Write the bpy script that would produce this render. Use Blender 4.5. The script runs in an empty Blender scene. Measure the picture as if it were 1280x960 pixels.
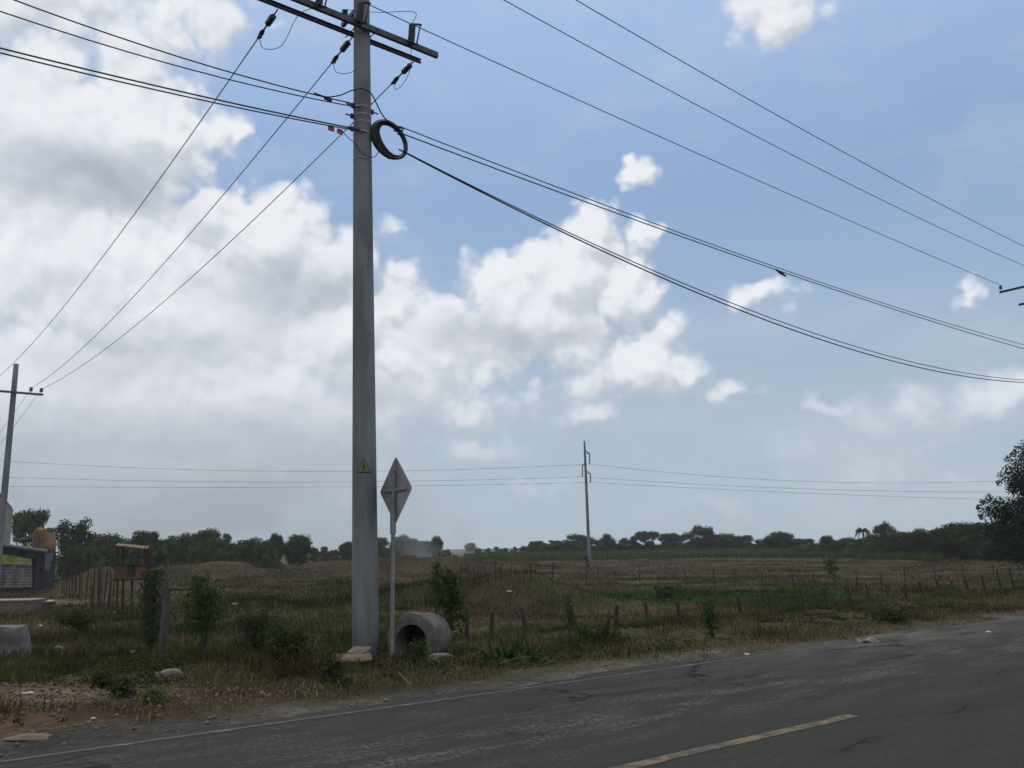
import bpy, math, random
import numpy as np
random.seed(7); RNG = np.random.default_rng(11)
SC = bpy.context.scene
COL = SC.collection
# ------------------------------------------------------------------ camera
F_PX = 1044.0; PITCH = math.radians(11.1); ROLL = math.radians(1.1); EYE = 1.65
R0 = np.array([1, 0, 0.]); U0 = np.array([0, -math.sin(PITCH), math.cos(PITCH)])
FW = np.array([0, math.cos(PITCH), math.sin(PITCH)])
RT = math.cos(ROLL)*R0 - math.sin(ROLL)*U0; UP = math.sin(ROLL)*R0 + math.cos(ROLL)*U0
CP = np.array([0, 0, EYE])
from mathutils import Matrix, Vector
cd = bpy.data.cameras.new('camera'); cam = bpy.data.objects.new('camera', cd); COL.objects.link(cam)
cd.sensor_fit = 'HORIZONTAL'; cd.sensor_width = 36.0; cd.lens = 36.0*F_PX/1280.0
cd.clip_start = 0.05; cd.clip_end = 9000.0
m = Matrix.Identity(4)
for i in range(3):
    m[i][0] = RT[i]; m[i][1] = UP[i]; m[i][2] = -FW[i]; m[i][3] = CP[i]
cam.matrix_world = m
SC.camera = cam

def ray(px, py): return FW + (px-640)/F_PX*RT + (480-py)/F_PX*UP
def flat(px, py, z=0.0):
    d = ray(px, py); return CP + d*(z-EYE)/d[2]
def at(px, py, Y):
    d = ray(px, py); return CP + d*Y/d[1]
def azel(px, py):
    d = ray(px, py); d = d/np.linalg.norm(d); return math.atan2(d[0], d[1]), math.asin(d[2])

# ------------------------------------------------------------------ light, sky, exposure
SUN_EL, SUN_AZ = math.radians(64), math.radians(-28)      # high, ahead and to the left, behind cloud
SC.view_settings.view_transform = 'Standard'; SC.view_settings.look = 'None'
SC.view_settings.exposure = 0.0; SC.view_settings.gamma = 1.0; SC.view_settings.use_curve_mapping = False
SC.cycles.use_denoising = True
SC.cycles.max_bounces = 6; SC.cycles.diffuse_bounces = 2; SC.cycles.use_adaptive_sampling = True; SC.cycles.adaptive_threshold = .02; SC.cycles.adaptive_min_samples = 16; SC.cycles.transparent_max_bounces = 8
SC.cycles.volume_bounces = 1; SC.cycles.volume_step_rate = 2.0; SC.cycles.volume_max_steps = 128
SC.render.use_persistent_data = False
sun_d = bpy.data.lights.new('sun', 'SUN'); sun_d.energy = 1.2; sun_d.angle = math.radians(14); sun_d.color = (1, .88, .72)
sun = bpy.data.objects.new('sun', sun_d); COL.objects.link(sun)
sv = Vector((math.sin(SUN_AZ)*math.cos(SUN_EL), math.cos(SUN_AZ)*math.cos(SUN_EL), math.sin(SUN_EL)))
sun.rotation_euler = sv.to_track_quat('Z', 'Y').to_euler()

world = bpy.data.worlds.new('World'); SC.world = world; world.use_nodes = True
world.cycles.sampling_method = 'MANUAL'; world.cycles.sample_map_resolution = 512

class NT:
    """small helper around a node tree"""
    def __init__(s, tree): s.t = tree
    def n(s, kind, **kw):
        nd = s.t.nodes.new(kind)
        for k, v in kw.items(): setattr(nd, k, v)
        return nd
    def put(s, sock, v):
        if isinstance(v, bpy.types.NodeSocket): s.t.links.new(v, sock)
        else: sock.default_value = v
    def math(s, op, a, b=None, c=None, clamp=False):
        nd = s.n('ShaderNodeMath', operation=op, use_clamp=clamp)
        for i, v in enumerate((a, b, c)):
            if v is not None: s.put(nd.inputs[i], v)
        return nd.outputs[0]
    def vec(s, op, a, b=None, c=None, out=0):
        nd = s.n('ShaderNodeVectorMath', operation=op)
        for i, v in enumerate((a, b, c)):
            if v is not None: s.put(nd.inputs[i], v)
        return nd.outputs[out]
    def ss(s, v, a, b, c=0.0, d=1.0):
        nd = s.n('ShaderNodeMapRange', interpolation_type='SMOOTHSTEP')
        s.put(nd.inputs[0], v)
        for i, q in enumerate((a, b, c, d)): s.put(nd.inputs[1+i], q)
        return nd.outputs[0]
    def noise(s, vec, scale, detail=4.0, rough=.55, dist=0.0, color=False):
        nd = s.n('ShaderNodeTexNoise'); s.put(nd.inputs['Vector'], vec)
        nd.inputs['Scale'].default_value = scale; nd.inputs['Detail'].default_value = detail
        nd.inputs['Roughness'].default_value = rough; nd.inputs['Distortion'].default_value = dist
        return nd.outputs['Color' if color else 'Fac']
    def mix(s, f, a, b, mode='MIX'):
        nd = s.n('ShaderNodeMix', data_type='RGBA', blend_type=mode)
        s.put(nd.inputs[0], f)
        for i, v in ((6, a), (7, b)):
            if isinstance(v, (tuple, list)): nd.inputs[i].default_value = (*v[:3], 1)
            else: s.put(nd.inputs[i], v)
        return nd.outputs[2]

# clouds in this part of the sky: azimuth / elevation ellipses roughened by noise (px, py, rx, ry, weight)
CLOUDS = [
 (60, -10, 230, 120, .62), (250, 10, 120, 70, .45), (330, 30, 60, 40, .3),
 (60, 170, 150, 110, 1.0), (170, 165, 90, 75, 1.0), (215, 180, 40, 55, .9), (255, 275, 70, 50, .9), (330, 300, 100, 70, 1.0), (410, 335, 60, 50, 1.0),
 (80, 330, 240, 130, 1.0), (250, 400, 260, 120, 1.0), (420, 420, 130, 90, .9), (120, 500, 360, 120, 1.0), (330, 510, 250, 90, .95), (180, 580, 420, 90, .8),
 (498, 388, 56, 48, .85), (545, 435, 110, 80, 1.0), (520, 490, 120, 60, .9), (640, 378, 66, 58, 1.0), (665, 400, 125, 70, 1.0),
 (715, 352, 78, 62, 1.0), (742, 303, 40, 40, .95), (795, 294, 36, 32, .6), (768, 375, 50, 50, .95), (610, 430, 90, 50, .8),
 (800, 455, 72, 50, .95), (780, 468, 50, 26, .6), (850, 447, 34, 20, .42), (735, 522, 66, 32, .62), (797, 220, 42, 26, .48),
 (950, 368, 66, 32, .58), (990, 10, 95, 46, .6), (600, 568, 84, 32, .58), (1205, 374, 34, 32, .40), (1195, 592, 70, 22, .5),
 (1245, 500, 100, 44, .7), (1160, 530, 150, 60, .58), (1090, 580, 210, 70, .50), (1042, 511, 56, 20, .46), (920, 488, 80, 20, .40),
 (500, 335, 60, 40, .36), (300, 170, 40, 40, .25), (655, 610, 110, 28, .44), (880, 625, 170, 36, .40),
]
GREYS = [(112, 226, 130, 40, .95), (25, 245, 80, 30, .7), (350, 362, 120, 42, .7), (620, 428, 110, 34, .7), (160, 445, 150, 40, .45), (300, 560, 330, 50, .5), (60, 570, 200, 50, .5), (720, 415, 70, 24, .5), (500, 500, 120, 40, .6), (800, 482, 50, 14, .4)]
def build_cloud_group():
    g = bpy.data.node_groups.new('cloud_field', 'ShaderNodeTree')
    g.interface.new_socket('Dir', in_out='INPUT', socket_type='NodeSocketVector')
    g.interface.new_socket('Field', in_out='OUTPUT', socket_type='NodeSocketFloat')
    T = NT(g); gi = T.n('NodeGroupInput'); go = T.n('NodeGroupOutput')
    d = T.vec('NORMALIZE', gi.outputs[0])
    sp = T.n('ShaderNodeSeparateXYZ'); T.put(sp.inputs[0], d)
    az = T.math('ARCTAN2', sp.outputs[0], sp.outputs[1]); el = T.math('ARCSINE', sp.outputs[2])
    cb = T.n('ShaderNodeCombineXYZ'); T.put(cb.inputs[0], az); T.put(cb.inputs[1], el)
    wn = T.noise(d, 15.0, 3.0, .6, color=True)
    w = T.vec('MULTIPLY_ADD', wn, (.055, .045, 0), (-.0275, -.0225, 0))
    w2 = T.vec('MULTIPLY_ADD', T.noise(d, 48.0, 1.0, .6, color=True), (.030, .026, 0), (-.015, -.013, 0))
    P = T.vec('ADD', T.vec('ADD', cb.outputs[0], w), w2)
    f1 = T.noise(d, 9.0, 5.0, .58); 
    # elsewhere (overhead, behind): broken cloud, kept away from the part of the sky drawn above
    win = T.vec('LENGTH', T.vec('MULTIPLY', T.vec('SUBTRACT', cb.outputs[0], (.03, .22, 0)), (1/.78, 1/.62, 0)), out=1)
    gen = T.math('ADD', T.math('MULTIPLY', T.math('SUBTRACT', T.noise(d, 2.6, 3.0, .55), .38), 2.2), T.ss(win, .8, 1.05, -2.0, 0.0))
    cur = gen
    for (px, py, rx, ry, wgt) in CLOUDS:
        a, e = azel(px, py); kx = 1/F_PX/math.cos(e); ky = 1/F_PX
        q = T.vec('MULTIPLY', T.vec('SUBTRACT', P, (a, e, 0)), (1/(rx*kx*1.15), 1/(ry*ky*1.15), 0))
        L = T.vec('LENGTH', q, out=1)
        v = T.math('MULTIPLY_ADD', L, -.9, wgt*.9)
        nd = T.n('ShaderNodeMath', operation='SMOOTH_MAX'); T.put(nd.inputs[0], cur); T.put(nd.inputs[1], v); nd.inputs[2].default_value = .12
        cur = nd.outputs[0]
    cur = T.math('MINIMUM', cur, 1.0)
    tot = T.math('ADD', cur, T.math('MULTIPLY', T.math('SUBTRACT', f1, .5), T.ss(cur, .3, .8, .6, .4)))
    vo = T.n('ShaderNodeTexVoronoi', feature='F1'); T.put(vo.inputs['Vector'], T.vec('ADD', d, T.vec('MULTIPLY', T.noise(d, 30.0, 1.0, .5, color=True), (.02, .02, .02))))
    vo.inputs['Scale'].default_value = 17.0; vo.inputs['Detail'].default_value = 2.0; vo.inputs['Roughness'].default_value = .42; vo.inputs['Lacunarity'].default_value = 2.4
    tot = T.math('ADD', tot, T.math('MULTIPLY', T.math('SUBTRACT', .88, vo.outputs['Distance']), T.ss(cur, .25, .75, .62, .22)))
    T.put(go.inputs[0], tot)
    return g
CG = build_cloud_group()
SKY_STRENGTH = 0.1
def build_world():
    t = world.node_tree; t.nodes.clear(); T = NT(t)
    out = T.n('ShaderNodeOutputWorld'); bg = T.n('ShaderNodeBackground'); bg.inputs[1].default_value = SKY_STRENGTH
    t.links.new(bg.outputs[0], out.inputs[0])
    sky = T.n('ShaderNodeTexSky'); sky.sky_type = 'NISHITA'; sky.sun_disc = False
    sky.sun_elevation = SUN_EL; sky.sun_rotation = SUN_AZ; sky.air_density = 1.0; sky.dust_density = 1.2; sky.ozone_density = 2.0
    tc = T.n('ShaderNodeTexCoord'); D = T.vec('NORMALIZE', tc.outputs['Generated'])
    sp = T.n('ShaderNodeSeparateXYZ'); T.put(sp.inputs[0], D)
    z = T.math('MAXIMUM', sp.outputs[2], 0.0)
    def field(v):
        g = T.n('ShaderNodeGroup'); g.node_tree = CG; T.put(g.inputs[0], v); return g.outputs[0]
    s0 = field(D); s1 = field(T.vec('ADD', D, (-.008, 0.0, .018))); 
    dn_ = T.n('ShaderNodeMapRange', interpolation_type='SMOOTHSTEP'); T.put(dn_.inputs[0], s0); dn_.inputs[1].default_value = -.06; T.put(dn_.inputs[2], T.ss(z, .06, .30, .95, .34)); dens = dn_.outputs[0]
    lit = T.ss(T.math('SUBTRACT', s0, s1), -.34, .20)
    thick = T.ss(s0, .55, 1.15)
    fine = T.noise(D, 24.0, 6.0, .6)
    cbg = T.n('ShaderNodeCombineXYZ'); T.put(cbg.inputs[0], T.math('ARCTAN2', sp.outputs[0], sp.outputs[1])); T.put(cbg.inputs[1], T.math('ARCSINE', sp.outputs[2]))
    Pg = T.vec('ADD', cbg.outputs[0], T.vec('MULTIPLY_ADD', T.noise(D, 9.0, 5.0, .6, color=True), (.16, .11, 0), (-.08, -.055, 0)))
    grey = None
    for (px, py, rx, ry, wgt) in GREYS:
        a, e = azel(px, py)
        L = T.vec('LENGTH', T.vec('MULTIPLY', T.vec('SUBTRACT', Pg, (a, e, 0)), (F_PX*math.cos(e)/rx, F_PX/ry, 0)), out=1)
        g = T.ss(L, 1.25, .1, 0.0, wgt); grey = g if grey is None else T.math('MAXIMUM', grey, g)
    litf = T.math('ADD', lit, T.math('MULTIPLY', T.math('SUBTRACT', fine, .5), .30), clamp=True)
    k = 1.0/SKY_STRENGTH
    sh = lambda c: tuple(x*k for x in c)
    cloud = T.mix(litf, sh((.56, .605, .675)), sh((.85, .87, .915)))
    cloud = T.mix(T.math('MULTIPLY', grey, .92), cloud, sh((.39, .44, .52)))
    blue = T.mix(.62, sky.outputs[0], sh((.26, .42, .70)))
    hz = T.ss(z, .02, .56, 1.0, 0.0)
    blue = T.mix(T.math('MULTIPLY', T.math('POWER', hz, 1.25), .97), blue, sh((.43, .53, .61)))
    blue = T.mix(T.ss(z, .36, .60, 0.0, .62), blue, sh((.43, .59, .87)))
    c = T.mix(T.math('MULTIPLY', dens, T.ss(z, .0, .22, .35, 1.0)), blue, cloud)
    veil = T.math('MULTIPLY', T.ss(T.noise(T.vec('MULTIPLY', D, (1, 1, 2.2)), 4.0, 6.0, .6), .42, .75), .34)
    c = T.mix(veil, c, sh((.62, .66, .72)))
    # thin grey overcast low on the left
    az = T.math('ARCTAN2', sp.outputs[0], sp.outputs[1])
    lo = T.math('MULTIPLY', T.ss(az, -.02, -.28), T.ss(z, .25, .04))
    lo2 = T.math('MULTIPLY', lo, T.ss(T.noise(T.vec('MULTIPLY', D, (1, 1, 2.6)), 5.0, 4.0), .25, .6, .55, 1.0))
    c = T.mix(T.math('MULTIPLY', lo2, .8), c, T.mix(T.ss(z, .03, .17), sh((.335, .365, .415)), sh((.53, .555, .60))))
    T.put(bg.inputs[0], c)
build_world()

# ------------------------------------------------------------------ helpers
def vnoise(x, y, seed=0):
    xi = np.floor(x).astype(np.int64); yi = np.floor(y).astype(np.int64)
    fx = x-xi; fy = y-yi; fx = fx*fx*(3-2*fx); fy = fy*fy*(3-2*fy)
    def h(a, b):
        n = (a*374761393 + b*668265263 + seed*144665) & 0x7fffffff
        n = ((n ^ (n >> 13))*1274126177) & 0x7fffffff
        return ((n ^ (n >> 16)) & 0xffff)/65535.0
    return (h(xi, yi)*(1-fx)+h(xi+1, yi)*fx)*(1-fy)+(h(xi, yi+1)*(1-fx)+h(xi+1, yi+1)*fx)*fy
def fbm(x, y, seed=0, octv=4):
    s = 0; a = .5; t = 0
    for i in range(octv):
        s = s+a*vnoise(x*2**i, y*2**i, seed+i*17); t += a; a *= .5
    return s/t
def sstep(v, a, b):
    t = np.clip((v-a)/(b-a), 0, 1); return t*t*(3-2*t)

class MB:
    """collects shapes, builds ONE mesh object"""
    def __init__(s): s.v = []; s.f = []
    def add(s, vs, fs):
        o = len(s.v); s.v += [tuple(map(float, q)) for q in vs]; s.f += [tuple(o+i for i in q) for q in fs]; return s
    def box(s, c, size, rot=None, bev=0.0):
        hx, hy, hz = (q/2 for q in size); c = np.array(c, float)
        b = min(bev, hx*.9, hy*.9, hz*.9)
        M = np.eye(3) if rot is None else np.array(rot, float)
        if b <= 0:
            vs = [(x, y, z) for x in (-hx, hx) for y in (-hy, hy) for z in (-hz, hz)]
            fs = [(0, 1, 3, 2), (4, 6, 7, 5), (0, 4, 5, 1), (2, 3, 7, 6), (0, 2, 6, 4), (1, 5, 7, 3)]
        else:
            vs = []; idx = {}
            for ix in (-1, 1):
                for iy in (-1, 1):
                    for iz in (-1, 1):
                        for ax in range(3):
                            p = [ix*(hx-b), iy*(hy-b), iz*(hz-b)]
                            p[ax] = (ix*hx, iy*hy, iz*hz)[ax]
                            idx[(ix, iy, iz, ax)] = len(vs); vs.append(p)
            I = idx; fs = []
            for ax in range(3):
                o1, o2 = [a for a in range(3) if a != ax]
                for sg in (-1, 1):
                    q = []
                    for a, c2 in ((-1, -1), (1, -1), (1, 1), (-1, 1)):
                        k = [0, 0, 0]; k[ax] = sg; k[o1] = a; k[o2] = c2; q.append(I[(*k, ax)])
                    fs.append(tuple(q))
                for a in (-1, 1):
                    for c2 in (-1, 1):
                        k0 = [0, 0, 0]; k0[o1] = a; k0[o2] = c2
                        k0[ax] = -1; k1 = list(k0); k1[ax] = 1
                        fs.append((I[(*k0, o1)], I[(*k1, o1)], I[(*k1, o2)], I[(*k0, o2)]))
            for ix in (-1, 1):
                for iy in (-1, 1):
                    for iz in (-1, 1): fs.append(tuple(I[(ix, iy, iz, a)] for a in range(3)))
        return s.add([c+M@np.array(p) for p in vs], fs)
    def tube(s, pts, rad, n=8, cap=True):
        pts = [np.array(p, float) for p in pts]
        rad = [rad]*len(pts) if np.isscalar(rad) else list(rad)
        vs = []; fs = []; prev = None
        for i, p in enumerate(pts):
            d = pts[min(i+1, len(pts)-1)]-pts[max(i-1, 0)]; d = d/(np.linalg.norm(d)+1e-12)
            if prev is None:
                a = np.array([0, 0, 1.]) if abs(d[2]) < .9 else np.array([1., 0, 0])
                x = np.cross(a, d)
            else: x = prev-d*(prev@d)
            x = x/(np.linalg.norm(x)+1e-12); prev = x; y = np.cross(d, x)
            for k in range(n):
                an = 2*math.pi*k/n; vs.append(p+rad[i]*(math.cos(an)*x+math.sin(an)*y))
        for i in range(len(pts)-1):
            for k in range(n):
                a = i*n+k; b = i*n+(k+1) % n; fs.append((a, b, b+n, a+n))
        if cap:
            fs.append(tuple(range(n))[::-1]); o = (len(pts)-1)*n; fs.append(tuple(o+k for k in range(n)))
        return s.add(vs, fs)
    def build(s, name, mat, parent=None, smooth=False, loc=None):
        me = bpy.data.meshes.new(name); me.from_pydata(s.v, [], s.f); me.update()
        if smooth: me.polygons.foreach_set('use_smooth', [True]*len(me.polygons))
        o = bpy.data.objects.new(name, me); COL.objects.link(o)
        if mat: me.materials.append(mat)
        if loc is not None: o.location = loc
        if parent is not None: o.parent = parent
        return o
def fastmesh(name, V, quads, mat, colors=None, parent=None, smooth=False):
    """quads: (n,4) or list of arrays with k columns"""
    me = bpy.data.meshes.new(name)
    fl = quads if isinstance(quads, list) else [quads]
    loops = np.concatenate([q.ravel() for q in fl]).astype(np.int32)
    tot = np.concatenate([np.full(len(q), q.shape[1]) for q in fl]).astype(np.int32)
    start = np.concatenate([[0], np.cumsum(tot)[:-1]]).astype(np.int32)
    me.vertices.add(len(V)); me.vertices.foreach_set('co', np.asarray(V, np.float32).ravel())
    me.loops.add(len(loops)); me.loops.foreach_set('vertex_index', loops)
    me.polygons.add(len(tot)); me.polygons.foreach_set('loop_start', start)
    if smooth: me.polygons.foreach_set('use_smooth', np.ones(len(tot), bool))
    me.update(calc_edges=True)
    if colors is not None:
        a = me.color_attributes.new('tint', 'FLOAT_COLOR', 'POINT')
        a.data.foreach_set('color', np.concatenate([colors, np.ones((len(V), 1))], 1).astype(np.float32).ravel())
    if mat: me.materials.append(mat)
    if name is None: return me
    o = bpy.data.objects.new(name, me); COL.objects.link(o)
    if parent is not None: o.parent = parent
    return o
def tag(o, label=None, cat=None, group=None, kind=None):
    if label: o['label'] = label
    if cat: o['category'] = cat
    if group: o['group'] = group
    if kind: o['kind'] = kind
    return o
def empty(name, loc, label, cat, group=None, rz=0.0):
    o = bpy.data.objects.new(name, None); COL.objects.link(o); o.location = [float(q) for q in loc]
    o.rotation_euler = (0, 0, rz); o.empty_display_size = .2
    return tag(o, label, cat, group)
def adopt(o, root):
    """parent a part whose mesh is in world coordinates"""
    o.parent = root
    o.matrix_parent_inverse = root_matrix(root).inverted()
    return o
def root_matrix(r):
    return Matrix.Translation(r.location) @ r.rotation_euler.to_matrix().to_4x4() @ Matrix.Diagonal((*r.scale, 1))

def mat(name, c1, c2=None, scale=4.0, rough=.85, bump=0.0, bscale=None, metal=0.0, detail=5.0, spec=.3, stretch=None, lo=.35, hi=.65, c3=None):
    mt = bpy.data.materials.new(name); mt.use_nodes = True; T = NT(mt.node_tree)
    b = mt.node_tree.nodes['Principled BSDF']
    b.inputs['Roughness'].default_value = rough; b.inputs['Metallic'].default_value = metal; b.inputs['Specular IOR Level'].default_value = spec
    tc = T.n('ShaderNodeTexCoord'); V = tc.outputs['Object']
    if stretch: V = T.vec('MULTIPLY', V, stretch)
    if c2 is None: c2 = tuple(q*.75 for q in c1)
    f = T.ss(T.noise(V, scale, detail, .6), lo, hi)
    col = T.mix(f, c1, c2)
    if c3: col = T.mix(T.ss(T.noise(V, scale*.37, 4.0, .6), .52, .66), col, c3)
    T.put(b.inputs['Base Color'], col)
    if bump:
        bp = T.n('ShaderNodeBump'); bp.inputs['Strength'].default_value = bump; bp.inputs['Distance'].default_value = .02
        T.put(bp.inputs['Height'], T.noise(V, bscale or scale*4, 6.0, .65)); T.put(b.inputs['Normal'], bp.outputs[0])
    return mt
def leafmat(name, base, vary=.5, trans=.25):
    mt = bpy.data.materials.new(name); mt.use_nodes = True; t = mt.node_tree; T = NT(t); t.nodes.clear()
    out = T.n('ShaderNodeOutputMaterial'); at_ = T.n('ShaderNodeAttribute', attribute_name='tint')
    oi = T.n('ShaderNodeObjectInfo')
    col = T.mix(1.0, at_.outputs['Color'], (*base, 1), 'MULTIPLY')
    hs = T.n('ShaderNodeHueSaturation'); T.put(hs.inputs['Color'], col)
    T.put(hs.inputs['Value'], T.math('MULTIPLY_ADD', oi.outputs['Random'], vary, 1-vary/2))
    T.put(hs.inputs['Hue'], T.math('MULTIPLY_ADD', oi.outputs['Random'], -.03, .515))
    df = T.n('ShaderNodeBsdfDiffuse'); tr = T.n('ShaderNodeBsdfTranslucent'); mx = T.n('ShaderNodeMixShader'); mx.inputs[0].default_value = trans
    T.put(df.inputs[0], hs.outputs[0]); T.put(tr.inputs[0], hs.outputs[0])
    t.links.new(df.outputs[0], mx.inputs[1]); t.links.new(tr.outputs[0], mx.inputs[2]); t.links.new(mx.outputs[0], out.inputs[0])
    return mt

# ------------------------------------------------------------------ the lie of the land
UR = np.array([math.cos(math.radians(36)), math.sin(math.radians(36)), 0.]); NR = np.array([-UR[1], UR[0], 0.])
P0 = np.array([0, 10.43, 0.])            # a point of the white edge line; d = metres beyond it, s = metres along it
def sd(x, y):
    rx = np.asarray(x)-P0[0]; ry = np.asarray(y)-P0[1]
    return rx*UR[0]+ry*UR[1], rx*NR[0]+ry*NR[1]
def road_pt(s, d, z=0.0): return P0+UR*s+NR*d+np.array([0, 0, z])
BUMPS = []      # x, y, rx, ry, height, seed
def land(x, y):
    x = np.asarray(x, float); y = np.asarray(y, float); s, d = sd(x, y)
    z = np.interp(d, [-400, -30, -7.6, -7.2, .5, 1.3, 3.5, 5.6, 8, 11, 60, 120, 200, 3000], [-1, -.3, -.05, -.07, -.07, -.05, -.08, -.12, -.5, -.8, -.8, -.7, -.6, 0])
    rough = sstep(d, 1.0, 4.0)*(1-sstep(np.hypot(x, y), 500, 900))
    z = z+rough*((fbm(x*.9, y*.9, 3)-.5)*.16+(fbm(x*.22, y*.22, 5)-.5)*.32)
    left = sstep(s, -7, -12)*sstep(d, 3, 9)             # the rough ditch and yard on the left
    z = z+left*((fbm(x*.5, y*.5, 9)-.5)*.7)
    for (bx, by, rx, ry, h, sdv) in BUMPS:
        q = ((x-bx)/rx)**2+((y-by)/ry)**2
        z = z+h*np.exp(-q*1.2)*(.3+1.3*fbm(x*.42+sdv, y*.42, sdv, 5))
    z = z+(fbm(x*3.1, y*3.1, 21)-.5)*.035*sstep(d, .35, 1.2)
    return z
for px, py, Y, w, dep, h in [(640, 712, 38, 3.2, 2.4, 1.15), (575, 712, 41, 4.5, 3, 1.15), (700, 730, 36, 2.0, 2.0, .45),
                             (215, 693, 78, 4, 4, 1.1), (262, 690, 82, 3.5, 4, .8), (300, 688, 84, 3, 4, 1.1), (345, 690, 80, 4, 4, .9), (185, 692, 70, 3.5, 3, 1.0),
                             (128, 690, 60, 2.2, 2.2, 1.5), (95, 696, 62, 3.5, 3, 1.0), (420, 688, 90, 9, 5, 1.1), (520, 688, 92, 9, 5, 1.0), (600, 690, 95, 8, 5, 1.0),
                             (400, 730, 45, 4, 3, .6), (330, 745, 36, 3, 2.5, .5)]:
    p = at(px, py, Y); BUMPS.append((p[0], p[1], w, dep, h, int(px)))
def hit(px, py):
    d = ray(px, py); t = np.geomspace(3, 2500, 6000)
    P = CP[None]+d[None]*t[:, None]
    below = P[:, 2] < land(P[:, 0], P[:, 1])
    i = int(np.argmax(below)) if below.any() else len(t)-1
    q = P[i].copy(); q[2] = float(land(q[0], q[1])); return q
def landz(x, y): return float(land(np.array([x]), np.array([y]))[0])

def ell(px, py, rx_m, ry_m, x, y, seed, edge=.35):
    c = hit(px, py); q = np.hypot((x-c[0])/rx_m, (y-c[1])/ry_m)+(fbm(x*.35, y*.35, seed)-.5)*1.1
    return 1-sstep(q, 1-edge, 1+edge)
def land_color(x, y):
    s, d = sd(x, y); c3 = lambda r, g, b: np.array([r, g, b])[None]
    n1 = fbm(x*.16, y*.16, 31)[:, None]; n2 = fbm(x*.8, y*.8, 37)[:, None]; n3 = fbm(x*.05+3, y*.05, 41)[:, None]
    L = lambda m, a, b: a*(1-m)+b*m
    c = L(sstep(n1, .38, .62), c3(.085, .062, .036), c3(.062, .068, .028))
    far = sstep(d, 24, 60)[:, None]
    c = L(far*.85, c, L(sstep(n3, .35, .65), c3(.078, .055, .036), c3(.066, .056, .032)))
    vfar = sstep(d, 120, 150)[:, None]
    c = L(vfar, c, c3(.075, .095, .04))
    g = ell(905, 746, 7.0, 6.0, x, y, 51)[:, None]; c = L(g*.9, c, c3(.040, .085, .024))
    g = ell(760, 748, 4, 2.4, x, y, 52)[:, None]; c = L(g*.6, c, c3(.055, .08, .026))
    c = c*(.7+.6*n2)
    lf = (sstep(s, -6, -11)*sstep(d, 12, 6))[:, None]
    c = L(lf*.6, c, c3(.10, .08, .052))
    bm = np.zeros(len(x))
    for (bx, by, rx, ry, hh, _) in BUMPS: bm = np.maximum(bm, np.exp(-(((x-bx)/rx)**2+((y-by)/ry)**2)*.9))
    c = L(bm[:, None]*.8, c, c3(.045, .042, .026)*(.6+.8*n2))
    # bare dirt of the yard and the spoil ridges
    for px, py, rx, ry, col, st in [(70, 752, 5, 3, (.19, .165, .13), .9), (20, 868, 2.2, .9, (.115, .09, .064), .85), (105, 872, 1.1, .5, (.17, .15, .115), .75), (130, 845, .8, .5, (.12, .085, .055), .8), (10, 850, 1.2, 1.4, (.125, .085, .056), .8),
                                    (262, 691, 2.0, 1.2, (.16, .105, .07), .8), (640, 730, 3, 3, (.05, .048, .03), .6), (110, 690, 5, 3, (.15, .12, .07), .6), (690, 715, 9, 4, (.11, .075, .05), .8), (350, 770, 2, 1.2, (.13, .10, .07), .5)]:
        g = ell(px, py, rx, ry, x, y, int(px)+3)[:, None]
        c = L(g*st, c, np.array(col)[None]*(.7+.6*n2))
    patch = sstep(fbm(x*.33+7, y*.33, 141), .32, .68)[:, None]; c = c*(.5+.62*patch)*np.array([[1.1, .93, .84]])
    sh = (1-sstep(d+(fbm(x*.7, y*.7, 61)-.5)*1.6, .5, 1.3))[:, None]
    c = L(sh, c, L(sstep(n2, .35, .7), c3(.085, .078, .066), c3(.14, .128, .108)))
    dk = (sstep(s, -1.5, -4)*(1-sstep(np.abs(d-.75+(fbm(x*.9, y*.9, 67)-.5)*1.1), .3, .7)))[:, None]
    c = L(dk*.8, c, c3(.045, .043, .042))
    return c

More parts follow.
